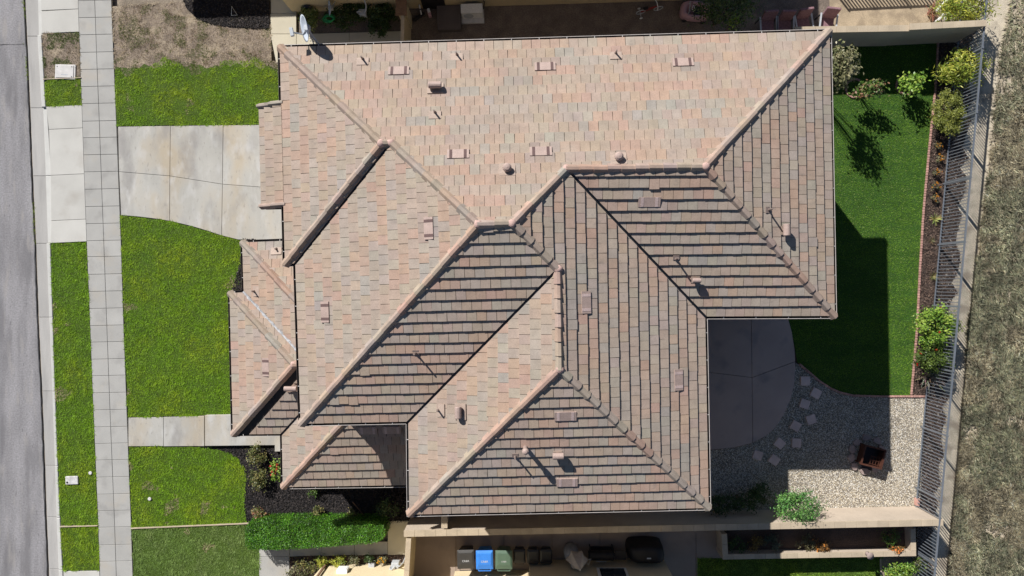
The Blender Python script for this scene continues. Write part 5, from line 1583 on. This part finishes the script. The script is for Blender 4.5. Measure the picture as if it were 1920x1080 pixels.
south_lawn = [(1308, 1047), (1652, 1043), (1652, 1130), (1308, 1130)]
lawn('grass', 'neighbour grass below the raised planter, half in shade', south_lawn, green(12, base=(0.17, 0.27, 0.05)), z=0.004)
sheet('neighbour_bed', PL([(1652, 1043), (1745, 1038), (1745, 1130), (1652, 1130)]), -0.008, M_DIRT, 'bare earth right of the lower neighbour lawn')
strip('lawn_edging', 'thin pale edging at the right end of the lower neighbour lawn', W(1650, 1046), W(1652, 1120), .05, -.05, .06, M_CAP)
shrub('leafy_shrub', 'sunlit yellow green shrub at the bottom edge right of the lawn', 'shrub', 1688, 1072, .62, .4, .8, 1300, .09, BG, clumps=30, stems=6)
shrub('leafy_shrub', 'dark leaved bush below the right planter corner', 'shrub', 1722, 1056, .42, .32, .8, 600, .08, MG + OG, clumps=18, stems=6)

# wall line of the lower house (cream stucco), the roof is out of the picture
w0 = [W(592, 1075), W(604, 1061), W(626, 1058), W(768, 1055.5), W(768, 1100), W(853, 1098), W(853, 1071), W(992, 1068), W(992, 1050), W(1243, 1046)]
pS = [Vector((p.x, p.y, 0)) for p in w0] + [Vector((W(1243, 1046).x, -20, 0)), Vector((W(592, 1075).x, -20, 0))]
cS = sum(pS, Vector()) / len(pS)
nbS = thing('neighbour_house', 'pale cream stucco house along the bottom edge, only its wall foot in view', 'house', cS)
M_CREAM2 = mat('pale_cream_stucco', (0.66, 0.55, 0.36), n1=(1.0, 0.05), bump=(70, 0.4))
MB().prism(pS, -.1, 5.6).build('wall', M_CREAM2, nbS)
bx0, bx1 = W(592, 1075).x - .5, W(1243, 1046).x + .45
mb = MB(); yE = W(1000, 1046).y + .42
vs = [(bx0, yE, 5.6), (bx1, yE, 5.6), (bx1, -20, 5.6), (bx0, -20, 5.6), (bx0 + 4, yE - 4, 7.3), (bx1 - 4, yE - 4, 7.3), (bx1 - 4, -17, 7.3), (bx0 + 4, -17, 7.3)]
mb.add(vs, [(0, 3, 2, 1), (0, 1, 5, 4), (1, 2, 6, 5), (2, 3, 7, 6), (3, 0, 4, 7), (4, 5, 6, 7)], (0.33, 0.28, 0.22)).build('roof', M_TILE, nbS)
c = W(1140, 1048); fw_ = MB().box((c.x, c.y + .0, 1.75), (1.15, .12, 1.5)).build('window', M_WHITE, nbS)
MB().box((c.x, c.y + .062, 1.75), (.95, .03, 1.3)).build('pane', M_GLASS, fw_)
c = W(613, 1058); MB().tube([Vector((c.x, c.y + .06, 0)), Vector((c.x, c.y + .06, 5.5))], .05, 4).build('downspout', M_WOOD, nbS)
c = W(812, 1098); MB().box((c.x, c.y + .02, 1.0), (.9, .08, 2.05)).build('door', M_WOOD, nbS)
def wallbox(label, name, px, base_y, z, s, m):
    p = W(px, base_y); r = thing(name, label, 'meter box', (p.x, p.y, z))
    lb('box', (0, s[1] / 2, 0), s, m, r, bevel=.012); lb('cover', (0, s[1] + .006, 0), (s[0] * .8, .012, s[2] * .8), M_WHITE, r)
    return r
wallbox('white meter box on the pale cream wall, left of a dark one', 'meter_box', 652, 1058, .75, (.42, .16, .4), M_WHITE)
wallbox('dark small meter box on the pale cream wall near the bed', 'meter_box', 700, 1057, .25, (.24, .18, .3), M_GREYP)
p = W(750, 1050); gm2 = thing('gas_meter', 'grey gas meter with curved pipes beside the short wall stub', 'meter', (p.x, p.y, 0))
lb('meter_body', (-.1, 0, .42), (.3, .24, .34), M_GREYP, gm2, bevel=.03)
MB().tube([Vector((-.3, -.12, 0)), Vector((-.3, -.12, .6)), Vector((-.2, -.1, .72)), Vector((-.1, 0, .64))], .03, 8).tube([Vector((0, 0, .6)), Vector((.12, .05, .75)), Vector((.22, .1, .5)), Vector((.22, .1, 0))], .03, 8).build('pipe', M_GREYP, gm2, world=False)
for i, (x, y, r_, pal, lab, fl) in enumerate((
        (572, 1066, .5, FB_, 'olive bush at the left end of the narrow bed', None), (556, 1078, .4, OG, 'olive bush at the bottom edge beside the grey path', None),
        (604, 1054, .26, YG, 'yellow green succulent clump beside the brown downspout', None), (632, 1052, .3, YG, 'yellow green succulent clump right of the downspout', None),
        (663, 1050, .2, OG, 'grey green succulent clump third in the narrow bed', None), (694, 1048, .2, DG, 'dark green succulent clump near the small meter box', None),
        (716, 1050, .16, OG, 'orange flowering plant left of the lower gas meter', ((0.7, 0.35, 0.03), 14, .06)))):
    shrub('bed_plant', lab, 'plant', x, y, r_, r_ * .8, .45, 420, .075, pal, clumps=14, stems=4, flower=fl)

# wheeled bins
def bin_(label, px, py, col, rz=0.0, sc=1.0, name='wheeled_bin'):
    m = mat('bin_plastic', col, rough=.42, n1=(4, .08), spec=.5)
    r = thing(name, label, 'bin', W(px, py, 0), rz, 'wheeled bins by the cream wall')
    r.scale = (sc, sc, sc)
    # tapered body
    vs = []
    for z, hx, y0, y1 in ((.10, .23, -.24, .24), (.5, .27, -.29, .28), (.96, .31, -.35, .32)):
        vs += [(-hx, y0, z), (hx, y0, z), (hx, y1, z), (-hx, y1, z)]
    fs = [(3, 2, 1, 0)] + [(4 * j + k, 4 * j + (k + 1) % 4, 4 * j + 4 + (k + 1) % 4, 4 * j + 4 + k) for j in range(2) for k in range(4)] + [(8, 9, 10, 11)]
    MB().add(vs, fs).build('body', m, r, world=False, bevel=.025)
    # lid: raised panel, front lip, hinge side
    vs = []
    for z, hx, y0, y1 in ((.965, .335, -.40, .34), (1.0, .335, -.40, .34), (1.045, .26, -.30, .16), (1.05, .24, -.27, .13)):
        vs += [(-hx, y0, z), (hx, y0, z), (hx, y1, z), (-hx, y1, z)]
    fs = [(3, 2, 1, 0)] + [(4 * j + k, 4 * j + (k + 1) % 4, 4 * j + 4 + (k + 1) % 4, 4 * j + 4 + k) for j in range(3) for k in range(4)] + [(12, 13, 14, 15)]
    ld = MB().add(vs, fs).build('lid', m, r, world=False, bevel=.012)
    MB().tube([Vector((-.24, .40, .99)), Vector((.24, .40, .99))], .018, 8).tube([Vector((-.24, .32, .96)), Vector((-.24, .40, .99))], .016, 6).tube([Vector((.24, .32, .96)), Vector((.24, .40, .99))], .016, 6).build('handle', m, r, world=False)
    for s in (-1, 1): MB().tube([Vector((s * .22, .30, .12)), Vector((s * .28, .30, .12))], .12, 14).build('wheel', M_DARKMETAL, r, world=False)
    return r
b0 = bin_('dark grey wheeled bin with lettered lid, leftmost by the cream wall', 877, 1032, (0.040, 0.038, 0.036), math.pi + .03)
b1 = bin_('bright blue wheeled bin with lettered lid', 911, 1033, (0.03, 0.19, 0.62), math.pi + .02)
b2 = bin_('grey green wheeled bin right of the blue one', 946, 1033, (0.075, 0.125, 0.085), math.pi)
for x, lab in ((974, 'black slim bin next to the grey green one'), (999, 'black slim bin, middle one of the three small dark bins'), (1023, 'black slim bin, rightmost of the row')):
    bin_(lab, x, 1031, (0.018, 0.018, 0.02), math.pi, .72)
def lettering(text, parent, loc, size, m):
    cu = bpy.data.curves.new('lettering', 'FONT'); cu.body = text; cu.size = size; cu.align_x = 'CENTER'; cu.align_y = 'CENTER'; cu.extrude = .001
    cu.materials.append(m)
    tmp = bpy.data.objects.new('lettering', cu); me = bpy.data.meshes.new_from_object(tmp); bpy.data.objects.remove(tmp); me.materials.clear(); me.materials.append(m)
    o = bpy.data.objects.new('lettering', me); COL.objects.link(o); o.parent = parent; o.location = loc; o.rotation_euler = (0, 0, math.pi)
    return o
M_LET = mat('white_print', (0.5, 0.5, 0.5), n1=None, n2=None, bump=None)
lettering('CR&R', b0, (0, .02, 1.054), .11, M_LET); lettering('CR&R', b1, (0, .02, 1.054), .11, M_LET); lettering('CR&R', b2, (0, .02, 1.054), .08, M_LET)

# covered grill, smoker cart, folded umbrella
def rounded(name, m, parent, rx, ry, z0, z1, n=20, p=.5, taper=.9, sag=.03):
    mb = MB(); vs = []; lv = [(z0, 1.0), (z0 + (z1 - z0) * .5, .97), (z1 - .12, taper), (z1 - .03, taper * .86), (z1, taper * .55)]
    for z, k in lv:
        for i in range(n):
            a = 2 * math.pi * i / n; ca, sa = math.cos(a), math.sin(a)
            w = 1 + random.uniform(-sag, sag)
            vs.append((math.copysign(abs(ca) ** p, ca) * rx * k * w, math.copysign(abs(sa) ** p, sa) * ry * k * w, z))
    fs = [(j * n + i, j * n + (i + 1) % n, (j + 1) * n + (i + 1) % n, (j + 1) * n + i) for j in range(len(lv) - 1) for i in range(n)] + [tuple(range((len(lv) - 1) * n, len(lv) * n))]
    return mb.add(vs, fs).build(name, m, parent, world=False, smooth=True)
gr = thing('covered_grill', 'large black covered barbecue by the cream wall', 'barbecue', W(1205, 1022), 0)
rounded('cover', M_BLACKCLOTH, gr, .72, .38, .04, 1.12)
lb('badge', (.05, -.1, 1.122), (.16, .05, .006), M_GREYP, gr)
sm = thing('smoker_cart', 'long black smoker cart left of the covered barbecue', 'smoker', W(1128, 1028), 0)
MB().tube([Vector((-.6, 0, .72)), Vector((-.55, 0, .72)), Vector((.35, 0, .72)), Vector((.4, 0, .72))], [.17, .2, .2, .17], 14).build('barrel', M_BLACKCLOTH, sm, world=False)
lb('side_shelf', (.66, 0, .72), (.44, .34, .03), M_DARKMETAL, sm); lb('lower_shelf', (-.05, 0, .28), (.95, .36, .03), M_DARKMETAL, sm)
for sx in (-.5, .4):
    for sy in (-1, 1): lb('leg', (sx, sy * .16, .3), (.04, .04, .6), M_DARKMETAL, sm)
MB().torus((.5, -.22, .12), .1, .03, M=Matrix.Rotation(math.pi / 2, 3, 'X'), n=14).build('wheel', M_DARKMETAL, sm, world=False)
MB().tube([Vector((-.3, -.22, .8)), Vector((.1, -.22, .8))], .014, 6).build('handle', M_GREYP, sm, world=False)
um = thing('folded_umbrella', 'beige folded cloth umbrella leaning beside the smoker cart', 'umbrella', W(1075, 1030))
M_CLOTH = mat('beige_cloth', (0.52, 0.46, 0.40), rough=.9, n1=(4, .12), bump=(12, .5))
ub0 = W(1075, 1029)
mb = MB(); vs = []; n = 18
lv = [(.82, .20), (.95, .36), (1.15, .37), (1.45, .27), (1.8, .12), (2.05, .02)]
for z, r_ in lv:
    for i in range(n):
        a = 2 * math.pi * i / n; k = r_ * (1 + (.16 if i % 3 == 0 else -.10) * (1 - z / 2.3) * 2); vs.append((ub0.x + math.cos(a) * k + .05 * z, ub0.y + math.sin(a) * k * .8, z))
mb.add(vs, [(j_ * n + i, j_ * n + (i + 1) % n, (j_ + 1) * n + (i + 1) % n, (j_ + 1) * n + i) for j_ in range(len(lv) - 1) for i in range(n)] + [tuple(range(n))]).build('canopy', M_CLOTH, um)
M_GREYCLOTH = mat('grey_cloth', (0.25, 0.26, 0.28), rough=.9, n1=(4, .15), bump=(12, .5))
MB().lathe([(.24, .05), (.30, .3), (.29, .7), (.22, .95), (.1, 1.0)], (ub0.x - .12, ub0.y + .04, 0), 16).build('base_cover', M_GREYCLOTH, um, smooth=True)
MB().tube([(ub0.x, ub0.y, 0), (ub0.x + .1, ub0.y, 2.1)], .02, 6).build('pole', M_WHITE, um)
MB().tube([(ub0.x + .34, ub0.y - .05, 1.0), (ub0.x + .62, ub0.y - .02, 1.0), (ub0.x + .5, ub0.y - .2, 1.1), (ub0.x + .34, ub0.y - .05, 1.0)], .014, 5).build('handle', M_WHITE, um)

# ------------------------------------------------------------------ small things in the front
p = W(122.5, 135); ub = thing('utility_box', 'pale rectangular utility vault lid in the dry parkway patch', 'utility box', (p.x, p.y, 0), -.03)
lb('vault_rim', (.02, 0, -.01), (.84, .60, .1), M_BOXC, ub, bevel=.015); lb('lid', (0, .01, .045), (.74, .50, .03), M_BOXC, ub, bevel=.008)
for sx, sy in ((-.3, .2), (.3, -.2), (.3, .2)): lb('bolt', (sx, sy, .063), (.03, .03, .008), M_DARKMETAL, ub)
lb('handle_slot', (0, -.12, .062), (.26, .03, .006), M_GREYP, ub)
p = W(136, 900); mbx = thing('water_meter_cover', 'white water meter cover in the long grass strip', 'meter cover', (p.x, p.y, 0), .03)
lb('cover', (0, 0, .03), (.52, .34, .07), mat('meter_cover_grey', (0.52, 0.50, 0.49), n1=(9, .2), n2=(40, .2)), mbx, bevel=.03); MB().lathe([(.04, 0), (.04, .012), (0, .012)], (-.18, -.08, .06), 12).build('cap', M_DARKMETAL, mbx, world=False)
for x, y, lab in ((170.5, 886.5, 'small pale round cap in the grass strip near the meter cover'), (281.5, 935, 'small white sprinkler head in the lawn beside the mulch bed')):
    p = W(x, y); o = MB().lathe([(.07, 0), (.075, .025), (.06, .035), (.02, .03), (0, .025)], (0, 0, 0), 12).build('sprinkler_head', M_BOXC, smooth=True); o.location = (p.x, p.y, .02); tag(o, lab, 'sprinkler')
p = W(441, 25); tw = thing('wire_stand', 'small pale triangular wire stand on the black patch of painted shade', 'wire stand', (p.x, p.y, .04))
MB().tube([Vector((-.12, -.12, .05)), Vector((0, .14, .3)), Vector((.12, -.1, .05)), Vector((-.12, -.12, .05))], .008, 4).build('wire', M_WHITE, tw, world=False)
# weeds in the gutter joint
parts = []
for (x0, y0, x1, y1, dn) in ((43, 0, 47, 34, 400), (40, 80, 47, 85, 300), (48, 105, 51, 150, 500), (62, 380, 65, 458, 300)):
    poly = [W(x0 - 1.5, y0, -.1), W(x0 + 1.8, y0, -.1), W(x1 + 1.8, y1, -.1), W(x1 - 1.5, y1, -.1)]
    parts.append(blades(poly, dn * 3, (.04, .1), (.008, .016), green(21, base=(.12, .15, .03)), -.12))
V, F, C = merge(parts); tag(np_mesh('weeds', V, F, C, M_GRASS), 'weeds growing along the joint between asphalt and gutter', 'weeds', kind='stuff')
